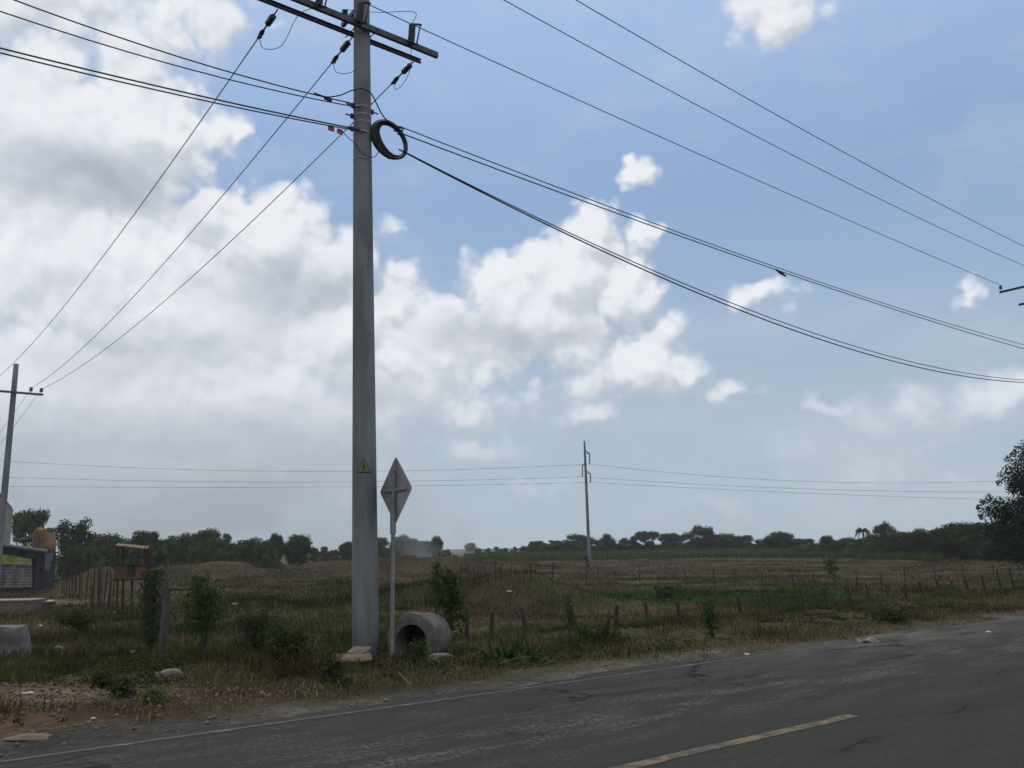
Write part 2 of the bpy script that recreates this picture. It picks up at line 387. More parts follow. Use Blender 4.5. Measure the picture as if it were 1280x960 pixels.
# ground sheet ------------------------------------------------------------------
def ground():
    N = 520; t = np.linspace(-1, 1, N); k = 7.2
    ax = np.sinh(k*t)/math.sinh(k)*4200
    gy = np.sinh(k*np.linspace(-.62, 1, N))/math.sinh(k)*4200+12
    X, Y = np.meshgrid(ax, gy); x = X.ravel(); y = Y.ravel()
    V = np.stack([x, y, land(x, y)], 1)
    i = np.arange((N-1)*(N)).reshape(N-1, N)[:, :-1].ravel()
    Q = np.stack([i, i+1, i+N+1, i+N], 1)
    mt = bpy.data.materials.new('soil_and_turf'); mt.use_nodes = True; T = NT(mt.node_tree); b = mt.node_tree.nodes['Principled BSDF']
    b.inputs['Roughness'].default_value = .95; b.inputs['Specular IOR Level'].default_value = .1
    a = T.n('ShaderNodeAttribute', attribute_name='tint'); tc = T.n('ShaderNodeTexCoord'); o = tc.outputs['Object']
    f = T.math('MULTIPLY_ADD', T.noise(o, 5.0, 8.0, .7), 1.5, .25)
    f2 = T.math('MULTIPLY_ADD', T.noise(o, .7, 5.0, .6), .9, .55)
    cc = T.mix(1.0, a.outputs['Color'], T.math('MULTIPLY', f, f2), 'MULTIPLY')
    f3 = T.ss(T.noise(o, 7.0, 6.0, .75), .38, .62); cc = T.mix(T.math('MULTIPLY', T.math('SUBTRACT', 1.0, f3), .55), cc, (.022, .018, .012))
    peb = T.ss(T.noise(o, 26.0, 2.0, .5), .66, .72)
    cc = T.mix(T.math('MULTIPLY', peb, .5), cc, (.22, .195, .155))
    T.put(b.inputs['Base Color'], cc)
    bp = T.n('ShaderNodeBump'); bp.inputs['Strength'].default_value = .8; bp.inputs['Distance'].default_value = .05
    T.put(bp.inputs['Height'], T.noise(o, 9.0, 8.0, .7)); T.put(b.inputs['Normal'], bp.outputs[0])
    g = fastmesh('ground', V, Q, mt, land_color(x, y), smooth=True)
    tag(g, 'rough grassy ground and bare dirt of the open field', None, None, 'structure')
ground()

# road ---------------------------------------------------------------------------
def road():
    rot = math.radians(36)
    mt = bpy.data.materials.new('worn_asphalt'); mt.use_nodes = True; T = NT(mt.node_tree); b = mt.node_tree.nodes['Principled BSDF']
    b.inputs['Roughness'].default_value = .95; b.inputs['Specular IOR Level'].default_value = .08
    tc = T.n('ShaderNodeTexCoord'); o = tc.outputs['Object']
    st = T.vec('MULTIPLY', o, (.22, 1.0, 1.0))
    base = T.mix(T.noise(st, 1.3, 5.0, .6), (.033, .0325, .030), (.052, .0505, .046))
    sp = T.n('ShaderNodeSeparateXYZ'); T.put(sp.inputs[0], o)
    # pale scuffed ruts of the far lane
    rut = T.math('MAXIMUM', T.ss(T.math('ABSOLUTE', T.math('ADD', sp.outputs[1], 1.9)), 1.15, .2), T.math('MULTIPLY', T.ss(T.math('ABSOLUTE', T.math('ADD', sp.outputs[1], .5)), .6, .1), .5))
    blot = T.ss(T.noise(T.vec('MULTIPLY', o, (.35, 1.3, 1)), 2.3, 7.0, .72), .44, .62)
    gr = T.ss(T.noise(o, 19.0, 4.0, .6), .42, .6)
    pal = T.math('MULTIPLY', T.math('MULTIPLY', blot, gr), T.math('MULTIPLY_ADD', rut, .8, .16))
    c = T.mix(pal, base, (.125, .12, .10))
    ed = T.math('MULTIPLY', T.math('MULTIPLY', T.ss(sp.outputs[1], -1.7, -.1), T.ss(sp.outputs[0], 2.0, 9.0)), T.ss(T.noise(T.vec('MULTIPLY', o, (.4, 1.2, 1)), 1.6, 6.0, .65), .36, .62))
    c = T.mix(T.math('MULTIPLY', ed, .75), c, (.135, .128, .112))
    agg = T.noise(o, 110.0, 2.0, .5)
    c = T.mix(1.0, c, T.math('MULTIPLY', T.math('MULTIPLY_ADD', agg, 1.9, .05), T.math('MULTIPLY_ADD', T.noise(o, 42.0, 3.0, .6), 1.2, .4)), 'MULTIPLY')
    # dark patched strips and cracks
    pt = T.ss(T.noise(T.vec('MULTIPLY', o, (.12, .9, 1)), 1.1, 3.0, .5), .58, .64)
    c = T.mix(T.math('MULTIPLY', pt, .35), c, (.03, .031, .034))
    vo = T.n('ShaderNodeTexVoronoi', feature='DISTANCE_TO_EDGE'); vo.inputs['Scale'].default_value = .42
    wv = T.vec('ADD', T.vec('MULTIPLY', o, (.5, 1.2, 1)), T.vec('MULTIPLY', T.noise(o, 2.2, 5.0, .6, color=True), (.7, .7, 0)))
    T.put(vo.inputs['Vector'], wv)
    cr = T.math('MULTIPLY', T.ss(vo.outputs['Distance'], .012, .003), T.ss(T.noise(o, .5, 2.0), .5, .6))
    c = T.mix(T.math('MULTIPLY', cr, .8), c, (.012, .012, .012))
    T.put(b.inputs['Base Color'], c)
    bp = T.n('ShaderNodeBump'); bp.inputs['Strength'].default_value = .5; bp.inputs['Distance'].default_value = .01
    T.put(bp.inputs['Height'], T.math('ADD', agg, T.math('MULTIPLY', cr, -3.0))); T.put(b.inputs['Normal'], bp.outputs[0])
    S = np.concatenate([np.arange(-160, -24, 4.0), np.arange(-24, 46, .12), np.arange(46, 400, 4.0)])
    e1 = .32+(fbm(S*1.1, S*0+2, 71, 5)-.5)*.55; e2 = -7.15-(fbm(S*1.1, S*0+9, 73, 5)-.5)*.4
    rows = [np.stack([S, e2-.02, np.full_like(S, -.14)], 1), np.stack([S, e2, S*0-.015], 1)]
    for dd in (-6.9, -3.43, .0): rows.append(np.stack([S, np.full_like(S, dd), S*0], 1))
    rows += [np.stack([S, e1, S*0-.012], 1), np.stack([S, e1+.03, np.full_like(S, -.14)], 1)]
    n = len(S); V = np.concatenate(rows)
    Q = np.concatenate([np.stack([np.arange(n-1)+k*n, np.arange(n-1)+k*n+1, np.arange(n-1)+(k+1)*n+1, np.arange(n-1)+(k+1)*n], 1) for k in range(len(rows)-1)])
    r = fastmesh('road', V, Q, mt); r.location = P0; r.rotation_euler.z = rot
    tag(r, 'grey worn two lane asphalt road', None, None, 'structure')
    def paint(name, col, wear, thr, fade=False):
        q = bpy.data.materials.new(name); q.use_nodes = True; T = NT(q.node_tree); bb = q.node_tree.nodes['Principled BSDF']; bb.inputs['Roughness'].default_value = .8
        tc = T.n('ShaderNodeTexCoord'); o = tc.outputs['Object']
        w = T.ss(T.noise(T.vec('MULTIPLY', o, (.6, 1, 1)), 6.0, 7.0, .75), thr, thr+.14)
        spx = T.n('ShaderNodeSeparateXYZ'); T.put(spx.inputs[0], o)
        if fade: w = T.math('MAXIMUM', w, T.ss(spx.outputs[0], -.5, 7.0, 0.0, 1.0))
        w = T.math('MULTIPLY', w, wear)
        T.put(bb.inputs['Base Color'], T.mix(w, col, (.038, .037, .034))); return q
    def strip(name, s0, s1, dc, w, mt, label):
        ss = np.arange(s0, s1+.01, .1); j = (fbm(ss*4, ss*0+dc, 77)-.5)*.03
        a = np.stack([ss, dc-w/2+j, ss*0+.004], 1); b2 = np.stack([ss, dc+w/2+j*.5, ss*0+.004], 1)
        n = len(ss); V = np.concatenate([a, b2]); Q = np.stack([np.arange(n-1), np.arange(n-1)+1, np.arange(n-1)+n+1, np.arange(n-1)+n], 1)
        x = fastmesh(name, V, Q, mt); x.location = P0; x.rotation_euler.z = rot
        return tag(x, label, None, None, 'structure')
    strip('road_edge_line', -40, 8.5, 0, .07, paint('white_road_paint', (.21, .21, .20), .95, .34, True), 'thin worn white line along the far road edge')
    yel = paint('yellow_road_paint', (.165, .118, .045), .9, .42)
    sE = float(sd(3.2, 8.6)[0])
    for k in range(-4, 8):
        strip('road_centre_dash', sE-3.6+k*9.0, sE+k*9.0, -3.43, .13, yel, 'worn yellow dash on the road centre line' if k == 0 else 'yellow centre line dash further along the road')
road()

# ------------------------------------------------------------------ materials
M = dict(
 concrete=mat('pole_concrete', (.195, .205, .21), (.14, .147, .152), 2.2, .9, .25, 40, stretch=(1, 1, .22), c3=(.12, .118, .112), lo=.42, hi=.58),
 galv=mat('galvanised_steel', (.10, .105, .115), (.06, .063, .07), 9, .55, .05, metal=.5),
 dark=mat('dark_steel', (.04, .042, .047), (.025, .026, .03), 12, .6, metal=.3),
 cable=mat('cable_sheath', (.018, .018, .02), (.028, .028, .03), 6, .55),
 alu=mat('weathered_conductor', (.06, .062, .068), (.04, .042, .047), 5, .6, metal=.2),
 porcelain=mat('insulator_glaze', (.048, .05, .056), (.03, .031, .035), 6, .3, spec=.5),
 polymer=mat('polymer_insulator', (.07, .075, .085), (.045, .05, .058), 6, .6),
 red=mat('red_tag', (.42, .06, .04), (.32, .05, .035), 9, .6),
 band=mat('steel_strap', (.34, .34, .33), (.22, .22, .22), 14, .5, metal=.4),
 wood=mat('weathered_wood', (.055, .044, .034), (.032, .026, .02), 7, .95, .5, 30, stretch=(1, 1, .15)),
 palewood=mat('grey_dry_wood', (.095, .08, .063), (.055, .045, .036), 6, .95, .5, 30, stretch=(1, 1, .2)),
 bark=mat('bark', (.07, .055, .042), (.04, .032, .025), 6, .95, .6, 20, stretch=(1, 1, .3)),
 sign_back=mat('bare_sign_metal', (.30, .30, .31), (.22, .22, .23), 4, .6, .05, metal=.2, c3=(.17, .15, .13)),
 sign_post=mat('painted_sign_post', (.25, .245, .235), (.17, .165, .155), 5, .7, c3=(.13, .11, .09)),
 yellow=mat('warning_yellow', (.42, .30, .06), (.34, .25, .06), 6, .7),
 placard=mat('faded_placard', (.20, .175, .10), (.145, .13, .085), 9, .7),
 black=mat('black_paint', (.02, .02, .02), (.03, .03, .03), 8, .7),
 pipe=mat('old_pipe_concrete', (.15, .14, .115), (.08, .075, .062), 4.5, .95, .8, 22, c3=(.075, .07, .06)),
 block=mat('weathered_block', (.19, .185, .175), (.10, .098, .09), 4, .95, .7, 14, c3=(.09, .088, .08)),
 rock=mat('pale_rock', (.19, .175, .15), (.10, .09, .078), 5, .95, .7, 16),
 slab=mat('tan_slab', (.17, .13, .10), (.11, .085, .066), 3, .95, .4),
 slabtop=mat('pale_cement', (.34, .31, .27), (.25, .225, .19), 4, .95, .3),
 tin=mat('roof_tin', (.26, .27, .29), (.17, .18, .19), 2, .6, .2, metal=.3),
 rust2=mat('rusty_drum', (.11, .06, .04), (.06, .045, .035), 5, .85, .3, c3=(.14, .10, .075)),
 rust=mat('rusty_tin', (.26, .13, .08), (.18, .10, .07), 3, .8, .2, c3=(.32, .26, .22)),
 darktarp=mat('dark_tarp', (.045, .047, .05), (.03, .032, .035), 3, .8, .3),
 greytarp=mat('grey_tarp', (.15, .16, .175), (.10, .11, .12), 3, .75, .3),
 greentarp=mat('yellow_green_tarp', (.26, .29, .05), (.16, .20, .045), 2.5, .8, .3),
 sheet=mat('corrugated_sheet', (.20, .20, .195), (.12, .12, .12), 2.2, .75, .2, c3=(.10, .085, .07)),
 plaster=mat('cream_plaster', (.30, .29, .24), (.23, .22, .185), 1.2, .9, .1),
 greyplaster=mat('grey_plaster', (.15, .155, .17), (.11, .115, .125), 1.2, .9, .1),
 orange=mat('faded_orange_paint', (.25, .14, .07), (.16, .095, .05), 2.5, .75, .1, c3=(.09, .07, .05)),
 machine=mat('dark_machine', (.05, .045, .04), (.08, .065, .05), 4, .7),
 glass=mat('cab_glass', (.05, .065, .07), (.035, .045, .05), 2, .15, spec=.5),
 card=mat('weathered_cardboard', (.19, .135, .09), (.12, .085, .06), 5, .9, .3),
 litter=mat('white_plastic', (.52, .52, .51), (.34, .34, .33), 8, .6),
 litter2=mat('grey_paper', (.24, .22, .19), (.13, .12, .10), 8, .8),
 soil=mat('damp_soil', (.05, .042, .032), (.03, .026, .02), 6, .95, .5),
 tyre=mat('black_rubber', (.02, .02, .02), (.03, .03, .03), 6, .8),
 brickdeck=mat('red_brown_board', (.13, .065, .045), (.085, .045, .032), 4, .9, .4),
)
LM = dict(weedy=leafmat('weed_leaves', (.046, .058, .026), .3), far=leafmat('far_foliage', (.058, .078, .036), .5), mid=leafmat('foliage', (.046, .064, .026), .4), dark=leafmat('dark_foliage', (.022, .030, .022), .2),
          light=leafmat('pale_foliage', (.085, .115, .04), .3), fresh=leafmat('fresh_leaves', (.045, .078, .022), .2, .35), dry=leafmat('dry_grass', (1, 1, 1), .0, .2))

# ------------------------------------------------------------------ overhead line
YA = 15.21
pA = flat(457, 816, -.1); pA[2] = landz(pA[0], pA[1])
topA = at(452, 0, pA[1]); LEAN = (topA-pA)/(topA[2]-pA[2])
LU = np.array([math.cos(math.radians(38)), math.sin(math.radians(38)), 0.]); LN = np.array([-LU[1], LU[0], 0.])
def onplane(px, py, org, nrm, off=0.0):
    d = ray(px, py); t = ((org-CP)@nrm+off)/(d@nrm); return CP+d*t
def axisA(z): return pA+LEAN*(z-pA[2])
def shaft(mb, base, lean, h, r0, r1, n=20, depth=.4):
    zs = np.linspace(-depth, h, 14); mb.tube([base+lean*z for z in zs], [r0+(r1-r0)*max(z, 0)/h for z in zs], n); return mb
def radA(z): return .238+(.150-.238)*(z-pA[2])/14.2
rootA = empty('utility_pole', pA, 'tall thick concrete utility pole beside the diamond sign, cable coil near its top', 'utility pole', 'utility poles')
def partA(mb, name, mt, smooth=False, parent=None):
    o = mb.build(name, mt, None, smooth)
    adopt(o, rootA)
    if parent is not None:
        o.parent = parent; o.matrix_parent_inverse = parent_world(parent).inverted()
    return o
def parent_world(o):
    if o.parent is None: return root_matrix(o)
    return parent_world(o.parent) @ o.matrix_parent_inverse @ root_matrix(o)
partA(shaft(MB(), pA, LEAN, 14.2, .238, .150, 28), 'shaft', M['concrete'], True)
ROTL = np.stack([LU, LN, np.array([0, 0, 1.])], 1)
# two steel arms along the line of the road
axo = axisA(12.5)
def channel(mb, a, b, h, w, face):
    """a C-section steel bar from a to b, web towards face"""
    c = (a+b)/2; L = np.linalg.norm(b-a); x = (b-a)/L; y = np.cross([0, 0, 1.], x); y /= np.linalg.norm(y); z = np.cross(x, y)
    Rm = np.stack([x, y, z], 1); t = .008
    mb.box(c+y*(w/2)*face, (L, t, h), Rm); mb.box(c+z*(h/2-t/2)-y*t*.6*face, (L, w-t, t), Rm); mb.box(c-z*(h/2-t/2)-y*t*.6*face, (L, w-t, t), Rm)
    return mb
arm1R = onplane(541, 71, axo, LN, -.24); arm1m = onplane(453, 32, axo, LN, -.24)
half = np.linalg.norm((arm1R-arm1m)[:2]); zarm = arm1m[2]
a1 = axisA(zarm)-LN*.24; a1c = a1.copy()
def on1(s, dz=0.0, dn=0.0): return a1c+LU*s+LN*dn+np.array([0, 0, dz])
arm = MB(); channel(arm, on1(-half), on1(half), .12, .07, -1); partA(arm, 'crossarm', M['galv'])
arm2R = onplane(526, 77, axo, LN, .24); z2 = arm2R[2]; h2 = np.linalg.norm((arm2R-(axisA(z2)+LN*.24))[:2])
a2c = axisA(z2)+LN*.24
def on2(s, dz=0.0, dn=0.0): return a2c+LU*s+LN*dn+np.array([0, 0, dz])
arm = MB(); channel(arm, on2(-h2*1.35), on2(h2), .085, .06, 1); partA(arm, 'crossarm', M['galv'])
print('ARMS z', zarm, half, z2, h2)
for dd in (0.0,):   # through bolts and spacer
    b = MB()
    for s in (-.20, .20): b.tube([on1(s, 0, -.06), on1(s, 0, .56)], .012, 6)
    partA(b, 'through_bolt', M['dark'])
# perpendicular top arm carrying the road conductors (just above the frame)
zt = zarm+.95
arm = MB(); channel(arm, axisA(zt)-LN*1.25+LU*.2, axisA(zt)+LN*1.25+LU*.2, .10, .07, 1); partA(arm, 'crossarm', M['galv'])
def shed_stack(mb, a, b, r, n, core=.35):
    a = np.array(a); b = np.array(b); pts = []; rad = []
    for i in range(n):
        for t, q in ((0, core), (.3, 1.0), (.55, .95), (.6, core)):
            pts.append(a+(b-a)*(i+t)/n); rad.append(r*q)
    pts.append(b); rad.append(r*core); mb.tube(pts, rad, 12); return mb
TOPW = []
for s in (-1.15, -.55, 1.15):
    q = axisA(zt)+LN*s+LU*.2+np.array([0, 0, .06]); mb = MB(); mb.tube([q, q+[0, 0, .12]], .012, 6); shed_stack(mb, q+[0, 0, .1], q+[0, 0, .26], .07, 3, .5)
    partA(mb, 'pin_insulator', M['porcelain'], True); TOPW.append(q+np.array([0, 0, .27]))
# fuse cut-outs hung on the front arm
def cutout(base):
    st = MB(); a = base+np.array([0, 0, .36])-LN*.10; c = base+np.array([0, 0, -.10])-LN*.10-LU*.03
    shed_stack(st, c, a, .075, 7, .6); body = partA(st, 'fuse_cutout', M['polymer'], True)
    fb = MB(); fb.box(base-LN*.04+[0, 0, .1], (.05, .16, .04), ROTL); partA(fb, 'mounting_bracket', M['dark'], False, body); fb = MB(); fb.tube([a, a+LU*.14-LN*.05+[0, 0, .02], a+LU*.18-LN*.06], [.022, .022, .034], 8); partA(fb, 'upper_contact', M['dark'], False, body); fb = MB()
    fb.tube([c, c+LU*.14-LN*.06], .022, 8); partA(fb, 'lower_contact', M['dark'], False, body)
    ft = MB(); ft.tube([a+LU*.15-LN*.06+[0, 0, -.02], c+LU*.10-LN*.06+[0, 0, .02]], .016, 8); partA(ft, 'fuse_tube', M['alu'], True, body)
    return a, c
c512 = onplane(513, 50, axo, LN, -.3); sC = (c512-a1c)@LU
CUT = []
for s in (sC, -.22, -sC*1.12): CUT.append(cutout(on1(s, .03, -.03)))
# bands, clamps
for px_y in (131, 141, 150, 163, 196):
    z = onplane(452, px_y, axisA(10), np.array([0, 1., 0]), -.18)[2]; c = axisA(z); r = radA(z)
    mb = MB(); mb.tube([c-[0, 0, .014], c+[0, 0, .014]], r+.006, 24); partA(mb, 'steel_band', M['band'], True)
for px, py in ((441, 132), (440, 145), (465, 140), (440, 161)):
    p = onplane(px, py, axisA(10), LN, 0); mb = MB(); mb.box(p, (.07, .05, .10), ROTL, .01); mb.tube([p-LU*.0, p+LU*(.14 if px > 452 else -.14)], .014, 6); partA(mb, 'eye_clamp', M['dark'])
for z_ in np.arange(3.9, 11.2, .85):
    c = axisA(z_); an = math.radians(-42); o_ = np.array([math.cos(an), math.sin(an), 0]); mb = MB(); mb.tube([c+o_*(radA(z_)-.02), c+o_*(radA(z_)+.003)], .013, 8); partA(mb, 'step_hole', M['black'])
# high-voltage placard, strapped to the road side of the shaft
pl = onplane(453.5, 583, pA, np.array([0, 1., 0]), -.22); zc = pl[2]; cA = axisA(zc); dv = (CP-cA); dv[2] = 0; dv /= np.linalg.norm(dv); rv = np.cross([0, 0, 1.], dv)
rr = radA(zc)
def onshaft(u, v, off):
    an = u/rr; c = axisA(zc+v); return c+(rr+off)*(dv*math.cos(an)+rv*math.sin(an))
def tri_plate(mb, sc, off, uo=-.012, vo=0.0):
    A = [(-.135*sc, -.115*sc), (.135*sc, -.115*sc), (0, .165*sc)]
    rows = []
    for j in range(9):
        t = j/8; v = -.115*sc+t*.28*sc; w = .135*sc*(1-t)
        rows.append([onshaft(uo+u*w, v+vo, off) for u in np.linspace(-1, 1, 9)])
    vs = [p for r_ in rows for p in r_]; mb.add(vs, [(j*9+k, j*9+k+1, (j+1)*9+k+1, (j+1)*9+k) for j in range(8) for k in range(8)]); return mb
po = partA(tri_plate(MB(), 1.0, .004), 'warning_placard', M['black'])
tag(po, 'yellow triangular high voltage placard')
partA(tri_plate(MB(), .84, .007), 'placard_face', M['placard'], False, po)
mb = MB(); bolt = [(.012, .085), (-.035, .0), (-.004, .008), (-.022, -.085), (.036, .022), (.006, .014)]
mb.add([onshaft(-.012+u, v-.01, .010) for u, v in bolt], [(0, 1, 2, 5), (2, 3, 4, 5)]); partA(mb, 'lightning_mark', M['black'], False, po)
# faint stencilled plate numbers worn off the shaft
z0 = onplane(450, 440, pA, np.array([0, 1., 0]), -.2)[2]

# next pole of the road line, just outside the frame
def poleB():
    dB = ray(1252, 366)
    best = None
    for L in np.arange(20, 60, .05):
        q = pA+LU*L; a = q+LN*1.2
        if a[0]/a[1] > dB[0]/dB[1]: best = L; break
    b = pA+LU*best; b[2] = landz(b[0], b[1]); tip = b+LN*1.2
    z = EYE+dB[2]*tip[1]/dB[1]
    return b, z, best
pB, zB, LAB = poleB(); print('poleB', pB, zB, LAB)
def simple_pole(base, h, r0, r1, lean, label, mt=None):
    root = empty('utility_pole', base, label, 'utility pole', 'utility poles')
    mb = shaft(MB(), np.zeros(3), np.array(lean), h, r0, r1, 16); mb.build('shaft', mt or M['concrete'], root, True)
    return root
rB = simple_pole(pB, zB-pB[2]+.5, .19, .12, (0, 0, 1.), 'concrete pole past the right frame edge, only its crossarm tip showing')
def loc_arm(root, z, ax, off, L0, L1, h=.09, w=.06):
    o = np.array([0, 0, z])+off; mb = MB(); channel(mb, o+ax*L0, o+ax*L1, h, w, -1); return mb.build('crossarm', M['galv'], root)
loc_arm(rB, zB-pB[2], LN, LU*-.16, -1.3, 1.25); loc_arm(rB, zB-pB[2]-.75, LN, LU*-.16, -.8, .55)
BW = []
for s in (1.17, -1.2):
    q = np.array([0, 0, zB-pB[2]+.05])+LU*-.16+LN*s; mb = MB(); mb.tube([q, q+[0, 0, .1]], .012, 6); shed_stack(mb, q+[0, 0, .08], q+[0, 0, .24], .075, 3, .5); mb.build('pin_insulator', M['porcelain'], rB, True)
    BW.append(pB+q+np.array([0, 0, .25]))
zcl = onplane(1280, 487, pB, LN, -.2)[2]-pB[2]; mb = MB(); mb.box(np.array([0, 0, zcl])-LU*.28-LN*.18, (.34, .10, .16), ROTL, .02); mb.build('cable_clamp', M['dark'], rB)

# pole of the branch line on the left
pd = ray(17, 491); ZL = z2-.15; tL = (ZL-EYE)/pd[2]; armL = CP+pd*tL; print('left arm', armL)
bL = armL.copy(); vx = ray(-6, 741); gx = vx[0]/vx[1]*bL[1]; zL0 = landz(gx, bL[1]); bL = np.array([gx, bL[1], zL0])
leanL = (armL-bL)/(armL[2]-bL[2]); topL = onplane(20.5, 455, armL, np.array([0, 1., 0])); hL = topL[2]-zL0
rL = simple_pole(bL, hL, .22, .15, leanL, 'leaning concrete pole at the far left behind the tin roofed shed')
zaL = ZL-zL0; offL = leanL*zaL-np.array([0, 0, zaL])
loc_arm(rL, zaL, LU, offL-LN*.2, -1.9, 1.62, .13, .10)
LW = []
for s in (-1.4, .92, 1.5):
    q = np.array([0, 0, zaL+.06])+offL-LN*.2+LU*s; mb = MB(); mb.tube([q, q+[0, 0, .12]], .02, 6); shed_stack(mb, q+[0, 0, .1], q+[0, 0, .36], .12, 3, .6); mb.build('pin_insulator', M['porcelain'], rL, True)
    LW.append(bL+q+np.array([0, 0, .30]))

# ------------------------------------------------------------------ wires
def wire(pts, r, mt, label, group=None, name='overhead_wire', cat='wire', n=6):
    mb = MB(); mb.tube(pts, r, n); o = mb.build(name, mt, None, True); return tag(o, label, cat, group)
def span(a, b, sag, n=40):
    t = np.linspace(0, 1, n)[:, None]; P = a[None]*(1-t)+b[None]*t; P[:, 2] -= 4*sag*(t*(1-t))[:, 0]; return list(P)
def fit_span(pix, s0, s1, off=0.0, org=None, ax=None, nr=None, n=60, lead=None):
    """wire hanging in one vertical plane of the line; parabola through where the photo shows it"""
    org = pA if org is None else org; ax = LU if ax is None else ax; nr = LN if nr is None else nr
    P = [onplane(x, y, org, nr, off) for x, y in pix]; S = [(p-org)@ax for p in P]; Z = [p[2] for p in P]
    c = np.polyfit(S, Z, 2); c[0] = max(c[0], 1e-5) if len(pix) > 2 else c[0]
    ss = np.linspace(s0 if s0 is not None else S[0], s1 if s1 is not None else S[-1], n)
    print('fit', [round(float(q), 2) for q in S], c.round(4), 'ends', np.polyval(c, ss[[0, -1]]).round(2))
    return [org+ax*s+nr*off+np.array([0, 0, np.polyval(c, s)-org[2]]) for s in ss]
G1 = 'conductors along the road'
# three bare conductors along the road to the next pole
for i, (a, b, sag, lab) in enumerate([(0, 0, .35, 'bare wire ending on the crossarm tip at the right edge'), (1, 1, .35, 'second highest bare wire crossing the upper right sky'), (2, 2, .35, 'highest bare wire in the upper right corner')]):
    pix = [[(466, 8), (850, 182), (1245, 354)], [(630, 0), (960, 178), (1280, 332)], [(720, 0), (1000, 160), (1280, 308)]][i]
    off = [1.17, .0, -1.2][i]
    pts = fit_span(pix, -34, LAB, off); wire(pts, .011, M['alu'], lab, G1)
    if i == 1:
        q = pts[-1]-pB; mb = MB(); mb.tube([(0, 0, zB-pB[2]+.45), q-[0, 0, .2]], .03, 8); mb.build('pole_top_bracket', M['galv'], rB)
        mb = MB(); shed_stack(mb, q-[0, 0, .2], q, .075, 3, .5); mb.build('pin_insulator', M['porcelain'], rB, True)
G2 = 'cables strung from the frame edge to the pole'
SA = -.17
wire(fit_span([(18, 0), (230, 73), (404, 121)], -33, SA-.25, -.05), .012, M['cable'], 'thin upper cable from the left frame edge to the pole bands', G2, 'overhead_cable', 'cable')
wire(fit_span([(0, 14), (220, 82), (441, 133)], -33, SA, 0), .011, M['cable'], 'middle cable from the left frame edge with a small clamp on it', G2, 'overhead_cable', 'cable')
wire(fit_span([(0, 60), (220, 113), (439, 160)], -33, SA, 0), .014, M['cable'], 'lower thick cable from the left, carrying two red tags', G2, 'overhead_cable', 'cable')
wire(fit_span([(0, 66), (220, 118), (439, 162)], -33, SA, -.05), .012, M['cable'], 'lowest cable from the left, just under the tagged one', G2, 'overhead_cable', 'cable')
G3 = 'cables sagging to the right edge'
wire(fit_span([(505, 160), (850, 291), (1280, 431)], .5, LAB, -.15), .011, M['cable'], 'upper sagging cable from the coil to the right edge', G3, 'overhead_cable', 'cable')
wire(fit_span([(500, 166), (850, 295), (1280, 436)], .4, LAB, -.1), .013, M['cable'], 'upper sagging cable carrying a small splice near mid sky', G3, 'overhead_cable', 'cable')
wire(fit_span([(512, 193), (800, 331), (1280, 475)], .55, LAB, -.2), .012, M['cable'], 'upper one of the lowest sagging cable pair on the right', G3, 'overhead_cable', 'cable')
wire(fit_span([(505, 190), (800, 335), (1280, 478)], .5, LAB, -.15), .016, M['cable'], 'lowest and thickest sagging cable on the right', G3, 'overhead_cable', 'cable')
# jumper over the pole from the left cable to the coil
def pixpath(pix, off): return [onplane(x, y, axisA(10.5), LN, off) for x, y in pix]
def smooth(pts, n=6):
    P = [np.array(p) for p in pts]; P = [2*P[0]-P[1]]+P+[2*P[-1]-P[-2]]; out = []
    for i in range(1, len(P)-2):
        for k in range(n):
            t = k/n; a, b, c, d = P[i-1:i+3]
            out.append(.5*((2*b)+(-a+c)*t+(2*a-5*b+4*c-d)*t*t+(-a+3*b-3*c+d)*t**3))
    out.append(P[-2]); return out
wire(smooth(pixpath([(392, 116), (408, 121), (425, 119), (440, 113), (453, 111), (463, 116), (470, 128), (477, 142), (486, 152), (505, 162)], -.24)), .013, M['cable'], 'black jumper cable arching over the pole above the steel bands', None, 'jumper_cable', 'cable')
wire(smooth(pixpath([(428, 164), (436, 173), (443, 178), (450, 188), (458, 195), (468, 196), (474, 187), (473, 176)], -.26)), .008, M['cable'], 'thin cable loop drooping across the pole under the coil', None, 'jumper_cable', 'cable')
mb = MB(); q = onplane(407, 122, axisA(10.5), LN, 0); 
sp = onplane(410, 124, axisA(10.5), LN, 0); mb.box(sp, (.16, .05, .06), ROTL, .012); tag(mb.build('cable_clamp', M['dark']), 'small dark clamp on the middle cable left of the pole', 'clamp')
sp = onplane(976, 341, pA, LN, -.1); mb = MB(); mb.tube([sp-LU*.25+[0, 0, .06], sp, sp+LU*.25-[0, 0, .06]], [.02, .045, .02], 8); tag(mb.build('cable_splice', M['dark'], None, True), 'small dark splice on the sagging cable in mid sky', 'splice')
for (px, py), lab in (((414, 160), 'left of two small red tags on the cable'), ((425, 164), 'red tag on the cable nearest the concrete pole')):
    p = onplane(px, py, pA, LN, -.03); mb = MB(); mb.box(p-[0, 0, .02], (.13, .012, .085), ROTL, .003); mb.box(p+[0, 0, .03], (.10, .02, .02), ROTL)
    tag(mb.build('cable_tag', M['red']), lab, 'tag', 'red tags on the cable')
